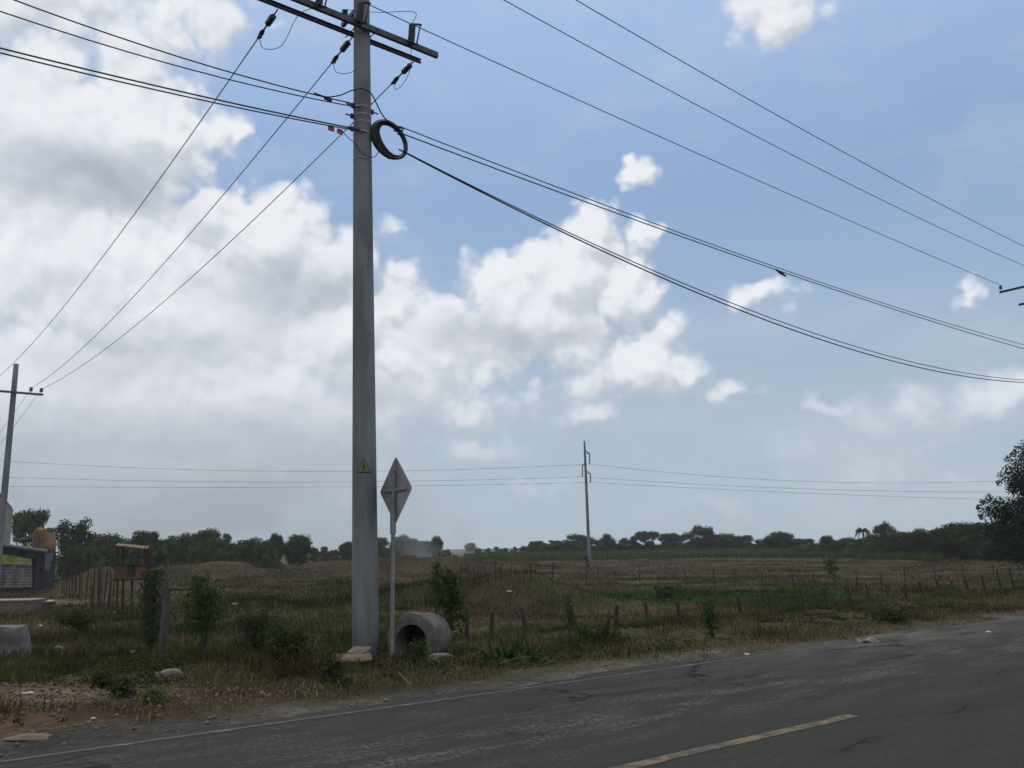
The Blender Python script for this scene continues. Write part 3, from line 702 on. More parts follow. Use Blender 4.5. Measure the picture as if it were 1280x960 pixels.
# cable coil
def coil():
    root = empty('cable_coil', onplane(488, 175, axisA(10), LN, -.15), 'thick black coil of spare cable hanging right of the pole', 'cable coil')
    c = np.array(root.location); X = (onplane(503, 193, axisA(10), LN, -.15)-c); ex = X/np.linalg.norm(X); ey = np.cross(LN, ex); ey /= np.linalg.norm(ey)
    k = 0
    def rad(px, py): return np.linalg.norm(onplane(px, py, axisA(10), LN, -.15)-c)
    cx, cy, th, A_, B_ = 488.0, 175.0, math.radians(54), 25.0, 15.5
    def ring(t, da, dn):
        u, v = (A_+da)*math.cos(t), (B_+da)*math.sin(t)
        return onplane(cx+u*math.cos(th)-v*math.sin(th), cy+u*math.sin(th)+v*math.cos(th), axisA(10), LN, -.15+dn)-c
    mb = MB()
    for i in range(46):
        a = random.random()*6.28; q = math.sqrt(random.random()); da = math.cos(a)*q*3.4; dn = math.sin(a)*q*.09; ph = random.random()*6.28; e = random.uniform(-1.6, 1.6); p2 = random.random()*6.28
        pts = []
        for j in range(41):
            t = ph+j/40*6.283*.999; w = .75+.75*max(0, math.sin(t-.3))
            pts.append(ring(t, da*w+e*math.sin(t+p2), dn))
        mb.tube(pts, .013, 5, cap=False)
    mb.build('cable_turns', M['cable'], root, True)
    for t in (.9, 2.9, 4.7):
        b = MB(); b.tube([ring(t-.05, 0, 0), ring(t+.05, 0, 0)], .07, 12); b.build('binding_tape', M['black'], root)
coil()
# branch line to the left pole: dead-end strings and wires
G4 = 'branch line wires'
tapx = [(347, 12, 335, 40), (441, 46, 424, 80), (519, 75, 498, 108)]
LBL = ['leftmost branch wire running from the pole down to the left', 'middle branch wire sagging to the crossarm at the far left', 'branch wire passing behind the pole to the outer left crossarm pin']
for i, (x0, y0, x1, y1) in enumerate(tapx):
    a = onplane(x0, y0, axo, LN, .24); tgt = LW[i]; w = tgt-a; dirw = w/np.linalg.norm(w)
    # direction near the pole follows the wire's sag
    sag = .9; t0 = np.linalg.norm(onplane(x1, y1, a, LU, 0)-a); t0 = min(max(t0, .5), 1.4)
    pts = span(a, tgt, sag, 60); pts = np.array(pts)
    L = np.concatenate([[0], np.cumsum(np.linalg.norm(np.diff(pts, axis=0), axis=1))])
    def pos(l): return np.array([np.interp(l, L, pts[:, k]) for k in range(3)])
    root = empty('strain_insulator', a, ['dead end insulator string at the left tip of the lower crossarm', 'dead end insulator string just left of the pole', 'dead end insulator string at the right tip of the crossarm'][i], 'insulator', 'dead end insulators')
    def loc(mb, nm, mt, sm=True): o = mb.build(nm, mt, None, sm); adopt(o, root)
    loc(MB().tube([pos(0), pos(.22)], .014, 6), 'link', M['dark'])
    loc(shed_stack(MB(), pos(.20), pos(.52), .068, 4, .65), 'insulator_body', M['porcelain'])
    mb = MB(); mb.tube([pos(.5), pos(.75)], .018, 6); mb.tube([pos(.72), pos(.80), pos(1.02)], [.03, .05, .025], 8); mb.box(pos(.86)+np.array([0, 0, -.05]), (.05, .05, .08), ROTL, .01); loc(mb, 'strain_clamp', M['dark'])
    wire([pos(l) for l in np.linspace(.95, L[-1], 50)], .012, M['alu'], LBL[i], G4)
    far = tgt+(LN*38)+np.array([0, 0, -2.2]); wire(span(tgt, far, .5, 30), .012, M['alu'], ['branch wire beyond the far left pole, out past the frame', 'inner branch wire continuing beyond the far left pole', 'outer branch wire continuing beyond the far left pole'][i], G4)
    # jumper tail
    tail = [pos(.95), pos(.95)-[0, 0, .22]+LU*.10, pos(.5)+LU*.30-[0, 0, .35], pos(0)+LU*.42+[0, 0, .05], np.array(CUT[(2, 1, 0)[i]][1])]
    if i == 2: tail = [pos(.95), pos(.9)-[0, 0, .18]+LU*.05, pos(.7)+LU*.12-[0, 0, .12], pos(.3)+LU*.06, np.array(CUT[0][1])]
    wire(smooth(tail), .007, M['cable'], ['thin jumper looping from the left insulator string up to the crossarm', 'thin jumper looping left of the pole to its fuse', 'thin jumper hanging from the fuse at the right of the crossarm'][i], None, 'jumper_cable', 'cable')
for i, (a, c) in enumerate(CUT):
    up = TOPW[(2, 1, 0)[i]]
    wire(smooth([a+[0, 0, .02], a+[0, 0, .3]+LU*.04, (a+up)/2+[0, 0, .1], up]), .007, M['cable'], ['thin lead rising from the right fuse out of the frame', 'thin lead rising from the fuse next to the pole', 'thin lead rising from the left fuse above the frame'][i], None, 'jumper_cable', 'cable')

# far pole and its line across the field
YF = 92.0
def far_line():
    b = at(736.5, 692, YF); zb = landz(b[0], b[1]); b[2] = zb; t = at(730.5, 551, YF); h = t[2]-zb; lean = (t-b)/h
    root = simple_pole(b, h, .20, .11, lean, 'slim distant pole standing alone in the field')
    ends = []
    for (px, py, sgn, py2) in ((737, 565, 1, 580), (728, 580, -1, 596), (738, 590, 1, 603)):
        p0 = at(731 if sgn > 0 else 732, py, YF)-b; p1 = at(px, py+2, YF)-b
        mb = MB(); mb.tube([p0+[0, 0, .25], p1], .05, 6); mb.tube([p0-[0, 0, .1], p1], .04, 6); mb.build('bracket', M['galv'], root)
        p2 = at(px, py2, YF)-b; mb = MB(); shed_stack(mb, p1, p2, .085, 8, .5); mb.build('suspension_insulator', M['polymer'], root, True)
        ends.append(p2+b)
    lb = ['top', 'middle', 'lowest']
    mids = [((470, 589), (20, 577)), ((470, 602), (20, 597)), ((470, 608), (20, 608))]
    midr = [((950, 599), (1225, 602)), ((950, 609), (1225, 615)), ((950, 614), (1225, 624))]
    X = np.array([1., 0, 0]); Yn = np.array([0, 1., 0])
    for i, e in enumerate(ends):
        for side, (q1, q2) in ((-1, mids[i]), (1, midr[i])):
            P = [e]+[onplane(x, y, e, Yn) for x, y in (q1, q2)]; S = [p[0]-e[0] for p in P]; c = np.polyfit(S, [p[2] for p in P], 2)
            ss = np.linspace(0, side*(72 if side < 0 else 62), 40); pts = [e+X*s+[0, 0, np.polyval(c, s)-np.polyval(c, 0)] for s in ss]
            wire(pts, .015, M['alu'], f'{lb[i]} faint wire from the distant pole to the {"left" if side < 0 else "right"}', 'distant line wires')
far_line()

# ------------------------------------------------------------------ diamond sign
def diamond_sign():
    b = flat(490, 818, -.1); b[2] = landz(b[0], b[1]); Y = b[1]
    root = empty('road_sign', b, 'diamond road sign seen from behind, just right of the concrete pole', 'road sign')
    n = NR; zt = at(491, 570, Y)[2]-b[2]; zl = at(491, 611, Y)[2]-b[2]; zb = at(492, 656, Y)[2]-b[2]
    hw = (zt-zb)/2; u = UR
    mb = MB(); Rm = np.stack([n, u, np.array([0, 0, 1.])], 1)
    mb.box((0, 0, (zt-.25)/2-.2), (.075, .05, zt-.25+.4), Rm, .008); mb.build('post', M['sign_post'], root)
    mb = MB(); zj = at(490, 653, Y)[2]-b[2]; mb.box((0, 0, zj), (.105, .075, .40), Rm, .01); mb.build('post_sleeve', M['sign_back'], root)
    c = np.array([0, 0, (zt+zb)/2])+u*.045
    def dia(hw, t, off, r=.05):
        P = []
        for k in range(4):
            a0 = k*math.pi/2; q = np.array([math.cos(a0), math.sin(a0)])*hw; 
            for e in (-1, 0, 1):
                a = a0+e*math.pi/4; P.append(q*(1-r/hw*1.4)+r*np.array([math.cos(a), math.sin(a)])*.98)
        vs = [c+n*x+np.array([0, 0, y])+u*(off+o) for o in (-t/2, t/2) for x, y in P]; m_ = len(P)
        return MB().add(vs, [tuple(range(m_))[::-1], tuple(range(m_, 2*m_))]+[(k, (k+1) % m_, m_+(k+1) % m_, m_+k) for k in range(m_)])
    pl = dia(hw, .004, 0).build('sign_plate', M['sign_back'], root)
    dia(hw*.96, .002, .0035).build('sign_face', M['yellow'], pl)
    mb = MB(); mb.box(c-u*.02, (hw*1.3, .03, .05), Rm, .004); mb.build('bracket', M['sign_post'], root)
    for zz_ in (-.28, .02, .30):
        mb = MB(); mb.tube([c-u*.05+[0, 0, zz_], c-u*.03+[0, 0, zz_]], .014, 6); mb.build('bolt', M['galv'], root)
    mb = MB(); mb.box(c-u*.012+[0, 0, .10], (.05, .018, hw*1.45), Rm, .004); mb.build('stiffener', M['sign_post'], root)
diamond_sign()

# ------------------------------------------------------------------ concrete pipe, boards, block, rocks
def pipe():
    c = hit(523, 822); d = np.array([math.sin(math.radians(18)), math.cos(math.radians(18)), 0.])
    ro, ri, L = .42, .285, .80
    c[2] = landz(c[0], c[1]); ctr = at(514, 802, c[1]+.05)
    root = empty('concrete_pipe', (ctr[0], ctr[1], ctr[2]-ro), 'short concrete drain pipe lying open end forward behind the sign', 'pipe')
    x = np.cross(d, [0, 0, 1.]); z = np.array([0, 0, 1.])
    prof = [(0, ri), (0, ro+.045), (.012, ro+.055), (.17, ro+.055), (.21, ro), (L, ro), (L, ri), (.15, ri), (0.02, ri)]
    n = 40; vs = []
    for k in range(n):
        a = 2*math.pi*k/n; rad = math.cos(a)*x+math.sin(a)*z
        w = 1+.02*math.sin(5*a)+.02*math.sin(11*a+1)+.012*math.sin(17*a)
        for l, r in prof: vs.append(d*l+rad*r*(w if r > ri and l < .2 else 1)+z*ro)
    m_ = len(prof); fs = [(k*m_+j, k*m_+(j+1) % m_, ((k+1) % n)*m_+(j+1) % m_, ((k+1) % n)*m_+j) for k in range(n) for j in range(m_-1)]
    MB().add(vs, fs).build('pipe_wall', M['pipe'], root, True)
    mb = MB(); mb.tube([d*(L-.12)+z*ro, d*(L-.03)+z*ro], ri*.995, 32); mb.build('soil_plug', M['soil'], root)
pipe()
def lump(name, center, size, mt, label, cat, seed, group=None, rot=0, amp=.25, sub=3, boxy=0.0, taper=0.0):
    import bmesh
    bm = bmesh.new(); bmesh.ops.create_icosphere(bm, subdivisions=sub, radius=1)
    V = np.array([v.co for v in bm.verts])
    if boxy: V = V/(np.max(np.abs(V), axis=1, keepdims=True)**boxy)
    nz = fbm(V[:, 0]*1.6+seed, V[:, 1]*1.6+V[:, 2]*1.3, seed)-.5; nz2 = fbm(V[:, 0]*4+seed, V[:, 1]*4+V[:, 2]*3.3, seed+3)-.5
    V = V*(1+amp*2*nz+amp*.7*nz2)[:, None]*np.array(size)[None]
    V[:, :2] *= (1-taper*V[:, 2:3]/size[2])
    cr, sr = math.cos(rot), math.sin(rot); V[:, :2] = V[:, :2]@np.array([[cr, sr], [-sr, cr]])
    for v, q in zip(bm.verts, V): v.co = q
    me = bpy.data.meshes.new(name); bm.to_mesh(me); bm.free(); me.materials.append(mt)
    o = bpy.data.objects.new(name, me); COL.objects.link(o); o.location = center
    return tag(o, label, cat, group)
def sheetpiece(name, p, w, h, rot, tilt, mt, label, cat, group=None, t=.012, warp=.03):
    N = 6; vs = []
    for o in (0, t):
        for i in range(N):
            for j in range(N):
                u = (i/(N-1)-.5)*w*(1-.1*random.random()*(j in (0, N-1))); v = (j/(N-1)-.5)*h*(1-.1*random.random()*(i in (0, N-1)))
                vs.append((u, v, o+warp*math.sin(u*6/w+1)*math.cos(v*5/h)+v*tilt))
    f = []
    for o in (0, N*N):
        for i in range(N-1):
            for j in range(N-1):
                q = (o+i*N+j, o+(i+1)*N+j, o+(i+1)*N+j+1, o+i*N+j+1); f.append(q if o else q[::-1])
    ring = [i*N for i in range(N)]+[(N-1)*N+j for j in range(1, N)]+[i*N+N-1 for i in range(N-2, -1, -1)]+[j for j in range(N-2, 0, -1)]
    for k in range(len(ring)): a, b = ring[k], ring[(k+1) % len(ring)]; f.append((a, b, b+N*N, a+N*N))
    o = MB().add(vs, f).build(name, mt); o.location = p; o.rotation_euler.z = rot; return tag(o, label, cat, group)
for (px, py), w, h, rz, ti, lab, dz in [((440, 831), .62, .34, .3, .22, 'larger brown board lying at the foot of the concrete pole', .10), ((449, 827), .34, .26, -.3, .3, 'smaller brown board resting on the larger one by the pole', .17)]:
    p = hit(px, py); sheetpiece('scrap_board', p+np.array([0, 0, dz]), w, h, rz, ti, M['card'], lab, 'board', 'scrap boards by the pole', .02, .006)
p = hit(549, 828); lump('rock', p+np.array([0, 0, .05]), (.24, .18, .10), M['rock'], 'small pale rock in the weeds below the pipe', 'rock', 4)
p = hit(210, 850); lump('rock', p+np.array([0, 0, .03]), (.22, .17, .13), M['rock'], 'pale boulder in the grass at the left roadside', 'rock', 9)
p = hit(8, 822); lump('concrete_block', p+np.array([-.12, .1, .30]), (.50, .40, .46), M['block'], 'big rough grey concrete block at the left edge', 'concrete block', 14, None, .3, .07, 5, .88, .16)
p = hit(72, 815); lump('rock', p+np.array([0, 0, .04]), (.16, .13, .12), M['rock'], 'grey stone right of the concrete block', 'rock', 23)
p = hit(35, 923); lump('asphalt_lump', p+np.array([0, 0, -.0]), (.22, .13, .035), M['slab'], 'flat brownish patch of rubble at the lower left road edge', 'rubble', 29)
def low_wall():
    a = hit(38, 768); b = hit(-30, 768); Y = a[1]; z0 = min(a[2], b[2])-.2; zt = at(20, 750, Y)[2]
    root = empty('low_wall', (a[0], Y, z0), 'low tan cement wall with pale top at the left edge', 'wall')
    w = a[0]-b[0]; MB().box((-w/2, .5, (zt-z0)/2-.03), (w, 1.0, zt-z0-.06), None, .02).build('wall_body', M['slab'], root)
    MB().box((-w/2, .5, zt-z0-.02), (w+.06, 1.06, .07), None, .02).build('coping', M['slabtop'], root)
low_wall()
def drum():
    p = hit(59, 770); r = .28
    root = empty('oil_drum', p, 'old dark drum with a white bag on top, right of the low wall', 'drum')
    mb = MB(); mb.tube([(0, 0, -.1), (0, 0, .16), (0, 0, .18), (0, 0, .2), (0, 0, .34), (0, 0, .36), (0, 0, .38), (0, 0, .5)], [r, r, r*1.04, r, r, r*1.04, r, r], 24); mb.build('drum_body', M['rust2'], root)
    mb = MB(); mb.tube([(0, 0, .5), (0, 0, .54), (0, 0, .60), (0, 0, .63)], [r*1.03, r*1.0, r*.6, r*.1], 24); mb.build('lid', M['black'], root, True)
    q = p+np.array([.16, -.12, .6]); lump('plastic_bag', q, (.17, .10, .05), M['litter'], 'white bag lying on the old drum', 'bag', 31)
drum()

# ------------------------------------------------------------------ left yard: shed, building, machine, lookout hut
def shed():
    b = hit(62, 737); Y = b[1]; z0 = b[2]-.1
    root = empty('tin_shed', (b[0], Y, z0), 'open tin roofed shed at the left edge with dark hanging tarps', 'shed')
    o = np.array([b[0], Y, z0]); L = lambda px, py, dy=0.0: at(px, py, Y+dy)-o
    # roof sheet, corrugated, eave seen from below
    e1 = L(63, 687); e0 = L(-70, 668); back = L(63, 676, 5.5); d = np.array([-2.5, 5.0, -.25])
    N = 90; vs = []
    for th in (0, .05):
        for j in (0, 1):
            for i in range(N+1):
                p = e0+(e1-e0)*i/N+d*j; vs.append(p+np.array([0, -.3, .035*math.sin(i*1.6)-th]))
    f = []; n = N+1
    for i in range(N): f += [(i, i+1, n+i+1, n+i), (2*n+i, 3*n+i, 3*n+i+1, 2*n+i+1), (i, 2*n+i, 2*n+i+1, i+1), (n+i, n+i+1, 3*n+i+1, 3*n+i)]
    f += [(0, n, 3*n, 2*n), (N, 2*n+N, 3*n+N, n+N)]
    MB().add(vs, f).build('roof', M['tin'], root)
    mb = MB(); a = e0+[0, -.34, -.12]; c = e1+[0, -.34, -.12]; mb.tube([a, c], .11, 8); mb.build('fascia', M['greytarp'], root)
    def curtain(name, p00, p10, p01, p11, mt, amp=.06, waves=7, dy=0.0, parent=root):
        nx, nz = 48, 8; vs = []
        for th in (0, .03):
            for j in range(nz+1):
                for i in range(nx+1):
                    u, v = i/nx, j/nz; p = (p00*(1-u)+p10*u)*(1-v)+(p01*(1-u)+p11*u)*v
                    vs.append(p+np.array([0, amp*math.sin(u*waves*6.28+v)+dy+th, 0]))
        w = nx+1; k = (nx+1)*(nz+1); f = []
        for o_ in (0, k): f += [(o_+j*w+i, o_+j*w+i+1, o_+(j+1)*w+i+1, o_+(j+1)*w+i) for j in range(nz) for i in range(nx)]
        return MB().add(vs, f).build(name, mt, parent, True)
    curtain('valance', L(-60, 680), L(64, 688), L(-60, 688), L(42, 701), M['darktarp'], .05, 5)
    curtain('side_curtain', L(40, 687), L(68, 690), L(38, 736), L(64, 737), M['darktarp'], .12, 2.2, .1)
    curtain('pale_flap', L(57, 690), L(68, 691), L(57, 713), L(63, 712), M['greytarp'], .04, 1.0, -.12)
    curtain('green_tarp', L(-40, 685, -.35), L(39, 699, -.35), L(-40, 705, -.35), L(39, 704.5, -.35), M['greentarp'], .10, 3)
    # sheet wall below
    for k in range(4):
        x0, x1 = -50+k*22.5, -50+(k+1)*22.5; dd = .06*(k % 2)
        N2 = 40; vs = []
        zz = [(704.5+k*.4), 734]
        for th in (0, .03):
            for j in (0, 1):
                for i in range(N2+1):
                    px = x0+(x1-x0)*i/N2; vs.append(L(px, zz[j])+np.array([0, dd+th, 0])+np.array([0, .04*math.sin(j*3), 0]))
        # horizontal corrugations
        rows = 26; vs = []
        for th in (0, .02):
            for j in range(rows+1):
                for i in (0, 1):
                    vs.append(L(x0 if i == 0 else x1-.4, zz[0]+(zz[1]-zz[0])*j/rows)+np.array([0, dd+th+.02*math.sin(j*1.9), 0]))
        k2 = (rows+1)*2; f = []
        for o_ in (0, k2): f += [(o_+2*j, o_+2*j+1, o_+2*j+3, o_+2*j+2) for j in range(rows)]
        MB().add(vs, f).build('wall_sheet', M['sheet'], root)
    for px in (-55, -8, 41, 62):
        a = L(px, 737, .3); c = L(px, 680+.1*px, .3); mb = MB(); mb.tube([a, c], .07, 8); mb.build('post', M['wood'], root)
    for px in (-55, 62):
        a = L(px, 737, 4.4); mb = MB(); mb.tube([np.array([a[0], a[1], 0]), np.array([a[0], a[1], e1[2]+.1])], .07, 8); mb.build('post', M['wood'], root)
shed()
def building():
    Y = 84.0; c = at(14, 690, Y); z0 = landz(c[0], Y); zt = at(14, 637, Y)[2]-z0; zr = at(4, 622, Y)[2]-z0
    x1 = at(14.5, 660, Y)[0]; xr = at(2, 622, Y)[0]; x0 = 2*xr-x1-4
    root = empty('warehouse', (x1, Y, z0), 'cream gable end of a building behind the leaning pole', 'building')
    bd = np.array([x1-2.5, Y]); bd = bd/np.linalg.norm(bd); xs = [x0-x1, 0, 0, xr-x1, x0-x1]; zs = [0, 0, zt, zr+.2, zt]; D = 14
    vs = [(x, 0, z) for x, z in zip(xs, zs)]+[(x+bd[0]*D, bd[1]*D, z) for x, z in zip(xs, zs)]; n = 5
    MB().add(vs, [tuple(range(5)), tuple(range(9, 4, -1))]+[(i, i+5, (i+1) % 5+5, (i+1) % 5) for i in range(5)]).build('wall', M['plaster'], root)
    mb = MB()
    for (a, b) in ((2, 3), (3, 4)):
        A = np.array([xs[a], -.25, zs[a]+.10]); B = np.array([xs[b], -.25, zs[b]+.10]); dD = np.array([bd[0], bd[1], 0])*(D+.5)
        o = np.array([0, 0, .12]); mb.add([A, B, B+dD, A+dD, A+o, B+o, B+dD+o, A+dD+o], [(0, 1, 2, 3), (4, 7, 6, 5), (0, 4, 5, 1), (1, 5, 6, 2), (2, 6, 7, 3), (3, 7, 4, 0)])
    mb.build('roof', M['greytarp'], root)
    f = MB().box(((x0-x1)/2-2, -.03, 1.4), (2.2, .08, 2.8), None).build('door', M['greyplaster'], root)
    MB().box(((x0-x1)/2-1.2, -.09, 1.3), (.06, .06, .3), None).build('handle', M['dark'], f)
building()
def digger():
    Y = 70.0; c = at(55, 690, Y); z0 = landz(c[0], Y); o = np.array([c[0], Y, z0]); L = lambda px, py, dy=0.0: at(px, py, Y+dy)-o
    root = empty('excavator', o, 'faded orange digger standing behind the tin shed', 'excavator')
    k = 1/F_PX*Y*1.0
    zb = L(57, 690)[2]; 
    for sx in (-.75, .75):
        mb = MB(); mb.box((sx, .4, .38), (.45, 2.8, .72), None, .25); mb.build('track', M['tyre'], root)
    zb = .8; zt = L(57, 659)[2]
    def prism(poly, y0, y1, name, mt, parent=root):
        P = [L(x, y) for x, y in poly]; n = len(P); c = sum(P)/n
        rows = [[np.array([p[0]*.94+c[0]*.06, y0-.0, p[2]*.96+c[2]*.04]) for p in P], [np.array([p[0], y0+.12, p[2]]) for p in P], [np.array([p[0], y1-.12, p[2]]) for p in P], [np.array([p[0]*.94+c[0]*.06, y1, p[2]*.96+c[2]*.04]) for p in P]]
        vs = [q for r_ in rows for q in r_]; f = [tuple(range(n))[::-1], tuple(range(3*n, 4*n))]
        for k in range(3): f += [(k*n+i, k*n+(i+1) % n, (k+1)*n+(i+1) % n, (k+1)*n+i) for i in range(n)]
        return MB().add(vs, f).build(name, mt, parent)
    prism([(54, 690), (64.5, 690), (65, 680), (64, 672), (62.5, 665), (60, 663), (57, 664), (54.5, 668)], -.3, .7, 'engine_cover', M['orange'])
    cb = prism([(43, 690), (55, 690), (55.5, 672), (54, 662), (50.5, 659.5), (47, 661.5), (44.5, 670)], -.5, .8, 'cab', M['orange'])
    prism([(46.5, 684), (53.5, 684), (53.8, 673), (52, 665), (48.5, 666), (47, 672)], -.56, -.44, 'window', M['glass'], cb)
    prism([(59.5, 664.5), (63, 665), (63, 660), (60, 659.5)], -.2, .5, 'cab_light', M['machine'])
    mb = MB(); mb.tube([L(54, 659, .3), L(54, 656, .3)], .09, 8); mb.build('exhaust', M['machine'], root)
    mb = MB(); p = [L(49, 678, .2), L(46, 671, .2), L(38, 673.5, .2), L(24, 675.5, .2)]; mb.tube(p, [.30, .32, .24, .13], 8); mb.build('boom', M['machine'], root)
    mb = MB(); p = [L(35.5, 670, .2), L(35.5, 675, .2)]; mb.tube(p, [.16, .16], 8); mb.tube([L(36, 672, .2), L(24, 674.5, .2)], .06, 6); mb.build('boom_cylinder', M['machine'], root)
    mb = MB(); mb.tube([L(42, 666.5, .2), L(48, 666.2, .2)], .06, 6); mb.build('mirror_arm', M['machine'], root)
digger()
def hut():
    b = hit(166, 771); Y = b[1]; o = b.copy(); L = lambda px, py, dy=0.0: at(px, py, Y+dy)-o
    root = empty('lookout_hut', o, 'small raised wooden hut on legs with a rusty tin roof', 'hut')
    for px, py, top, dy in ((146, 770, 683, 0), (164, 770, 690, .1), (153, 764, 684, 1.0), (184, 764, 686, 1.0), (181, 768, 684, .1)):
        mb = MB(); a = L(px, py+4, dy); c = L(px+.6, top, dy); mb.tube([a, (a+c)/2+[.02, 0, 0], c], [.05, .045, .04], 8); mb.build('leg', M['wood'], root)
    e = [L(145, 681), L(184, 685.5), L(185, 683, 1.3), L(147, 679, 1.3)]
    e[1][2] -= 0; n = 30; vs = []
    for th in (0, .03):
        for j in (0, 1):
            for i in range(n+1):
                t = i/n; p = (e[0]*(1-t)+e[1]*t) if j == 0 else (e[3]*(1-t)+e[2]*t); vs.append(p+np.array([0, -.1 if j == 0 else .1, .018*math.sin(i*1.6)-th]))
    w = n+1; f = []
    for i in range(n): f += [(i, i+1, w+i+1, w+i), (2*w+i, 3*w+i, 3*w+i+1, 2*w+i+1), (i, 2*w+i, 2*w+i+1, i+1), (w+i, w+i+1, 3*w+i+1, 3*w+i)]
    MB().add(vs, f).build('roof', M['rust'], root)
    def board(p0, p1, p2, p3, name, mt, t=.03):
        P = [p0, p1, p2, p3]; q = [p+np.array([0, t, 0]) for p in P]
        return MB().add(P+q, [(0, 1, 2, 3), (7, 6, 5, 4), (0, 4, 5, 1), (1, 5, 6, 2), (2, 6, 7, 3), (3, 7, 4, 0)]).build(name, mt, root)
    board(L(144, 705, -.06), L(159, 705, -.06), L(159, 722, -.06), L(142, 722, -.06), 'side_board', M['brickdeck'])
    board(L(160, 706, -.05), L(169, 706, -.05), L(169, 720, -.05), L(160, 721, -.05), 'side_board', M['wood'])
    board(L(170, 706, -.06), L(183, 706, -.06), L(184, 722, -.06), L(170, 722, -.06), 'side_board', M['brickdeck'])
    c = (L(143, 722)+L(184, 724))/2; mb = MB(); mb.box(c+[0, .5, -.03], (np.linalg.norm(L(184, 723)-L(142, 723)), 1.25, .08), None, .01); mb.build('floor', M['wood'], root)
    mb = MB(); mb.tube([L(143, 705, -.1), L(184, 706, -.1)], .035, 6); mb.build('rail', M['wood'], root)
    mb = MB(); mb.box(L(170, 703, .5), (.5, .35, .22), None, .06); mb.build('seat', M['machine'], root)
hut()

# ------------------------------------------------------------------ fences
def post_mesh(mb, p, h, r, lean, tw):
    p = np.array(p); q = p+np.array([lean[0]*h, lean[1]*h, h]); mid = (p+q)/2+np.array([tw, 0, 0])
    mb.tube([p-[0, 0, .25], p, mid, q], [r*1.05, r, r*.95, r*.85], 7); return q, mid
def fence(name, posts, label, group, wires=(.35, .6, .85), mtp='wood', wr=.004, sag=.02):
    root = empty(name, posts[0][0], label, 'fence', group); o = np.array(root.location); tops = []
    for (p, h, r, lean) in posts:
        mb = MB(); q, mid = post_mesh(mb, np.array(p)-o, h, r, lean, random.uniform(-.02, .02)); mb.build('post', M[mtp], root); tops.append((np.array(p)-o, q))
    for f in wires:
        mb = MB()
        for (a0, a1), (b0, b1) in zip(tops[:-1], tops[1:]):
            a = a0+(a1-a0)*f; b = b0+(b1-b0)*f; mb.tube(span(a, b, sag, 5), wr, 4)
        mb.build('barbed_wire', M['dark'], root)
    return root
FX = [(583, 772, 815, 2), (615, 771, 812, 1.0), (660, 776, 803, -7), (717, 772, 797, -2), (771, 769, 795, 2), (810, 765, 791, -2), (854, 762, 793, -6), (890, 762, 790, 0), (928, 761, 786, -4), (966, 757, 789, -3), (1004.5, 754, 784, 1), (1036, 754, 778, -3), (1066, 750, 778, -6), (1090, 746, 770, -5), (1112, 741, 764, 0), (1134.5, 739, 766, 1), (1156, 737, 768, -4), (1178.6, 736, 768, -5), (1196, 730, 768, -3), (1215, 727, 763, -7), (1235, 719, 753, -5), (1254, 712, 749, -4), (1270, 710, 746, -4), (1296, 704, 743, -3)]
ps = []
for px, yt, yb, sk in FX:
    # posts stand on one line about 6 m beyond the road edge
    d = ray(px, yb); t = ((road_pt(0, 6.0)-CP)@NR)/(d@NR); q = CP+d*t; x, y = q[0], q[1]; z = landz(x, y)
    zt = at(px, yt, y)[2]; ps.append(((x, y, z), max(zt-z, .55), random.uniform(.042, .06), (sk/30.0*.9, 0)))
fence('wire_fence', ps, 'roadside wire fence of crooked wooden posts, nearest the road', 'wire fences')
ps = []
for px, yt, yb in [(575, 706, 728), (620, 704, 726), (664, 705, 726), (690, 706, 727), (733, 704, 730), (747, 708, 726), (800, 706, 728), (858, 713, 733), (893, 713, 735), (919, 722, 733), (955, 715, 735), (993, 717, 735), (1019, 718, 736), (1071, 712, 736), (1103, 715, 736), (1133, 710, 732), (1170, 708, 728), (1206, 705, 727), (1242, 704, 722)]:
    p = hit(px, yb); zt = at(px, yt, p[1])[2]; ps.append((p, min(max(zt-p[2], .8), 1.25), random.uniform(.03, .045), (random.uniform(-.1, .1), 0)))
fence('wire_fence', ps, 'distant wire fence with thin posts across the middle of the field', 'wire fences', (.5, .85), wr=.006)
ps = []
for i in range(26):
    t = i/25; px = 78+t*62+random.uniform(-1, 1); p = hit(px, 742+24*t+random.uniform(-1, 2)); ps.append((p, random.uniform(1.5, 2.0), random.uniform(.022, .04), (random.uniform(-.08, .08), 0)))
fence('stake_fence', ps, 'close set fence of thin upright stakes left of the lookout hut', None, (.45, .8), wr=.008, sag=0)
ps = []
for px, py in ((268, 750), (300, 757), (338, 763), (372, 768)):
    p = hit(px, py); ps.append((p, 1.0, .035, (random.uniform(-.1, .1), 0)))
# old grey stump post
def old_post():
    p = hit(203, 822); root = empty('old_post', p, 'old split grey post in the scrub left of the young tree', 'post')
    zt = at(203, 733, p[1])[2]-p[2]
    mb = MB(); mb.tube([(0, 0, -.2), (.0, 0, .3), (.02, 0, zt*.6), (-.01, 0, zt)], [.12, .11, .10, .085], 9); mb.build('timber', M['palewood'], root)
    mb = MB(); mb.tube([(-.02, 0, zt*.93), (.2, .05, zt*.97), (.38, .1, zt*.95)], [.05, .045, .03], 7); mb.build('branch_stub', M['palewood'], root)
    p = hit(186, 815); r2 = empty('old_post', p, 'dark vine covered post just left of the old grey post', 'post'); zt = at(186, 722, p[1])[2]-p[2]
    mb = MB(); mb.tube([(0, 0, -.2), (.03, 0, zt*.5), (.0, 0, zt)], [.10, .085, .07], 9); mb.build('timber', M['wood'], r2)
    return r2, zt
vinepost, vzt = old_post()

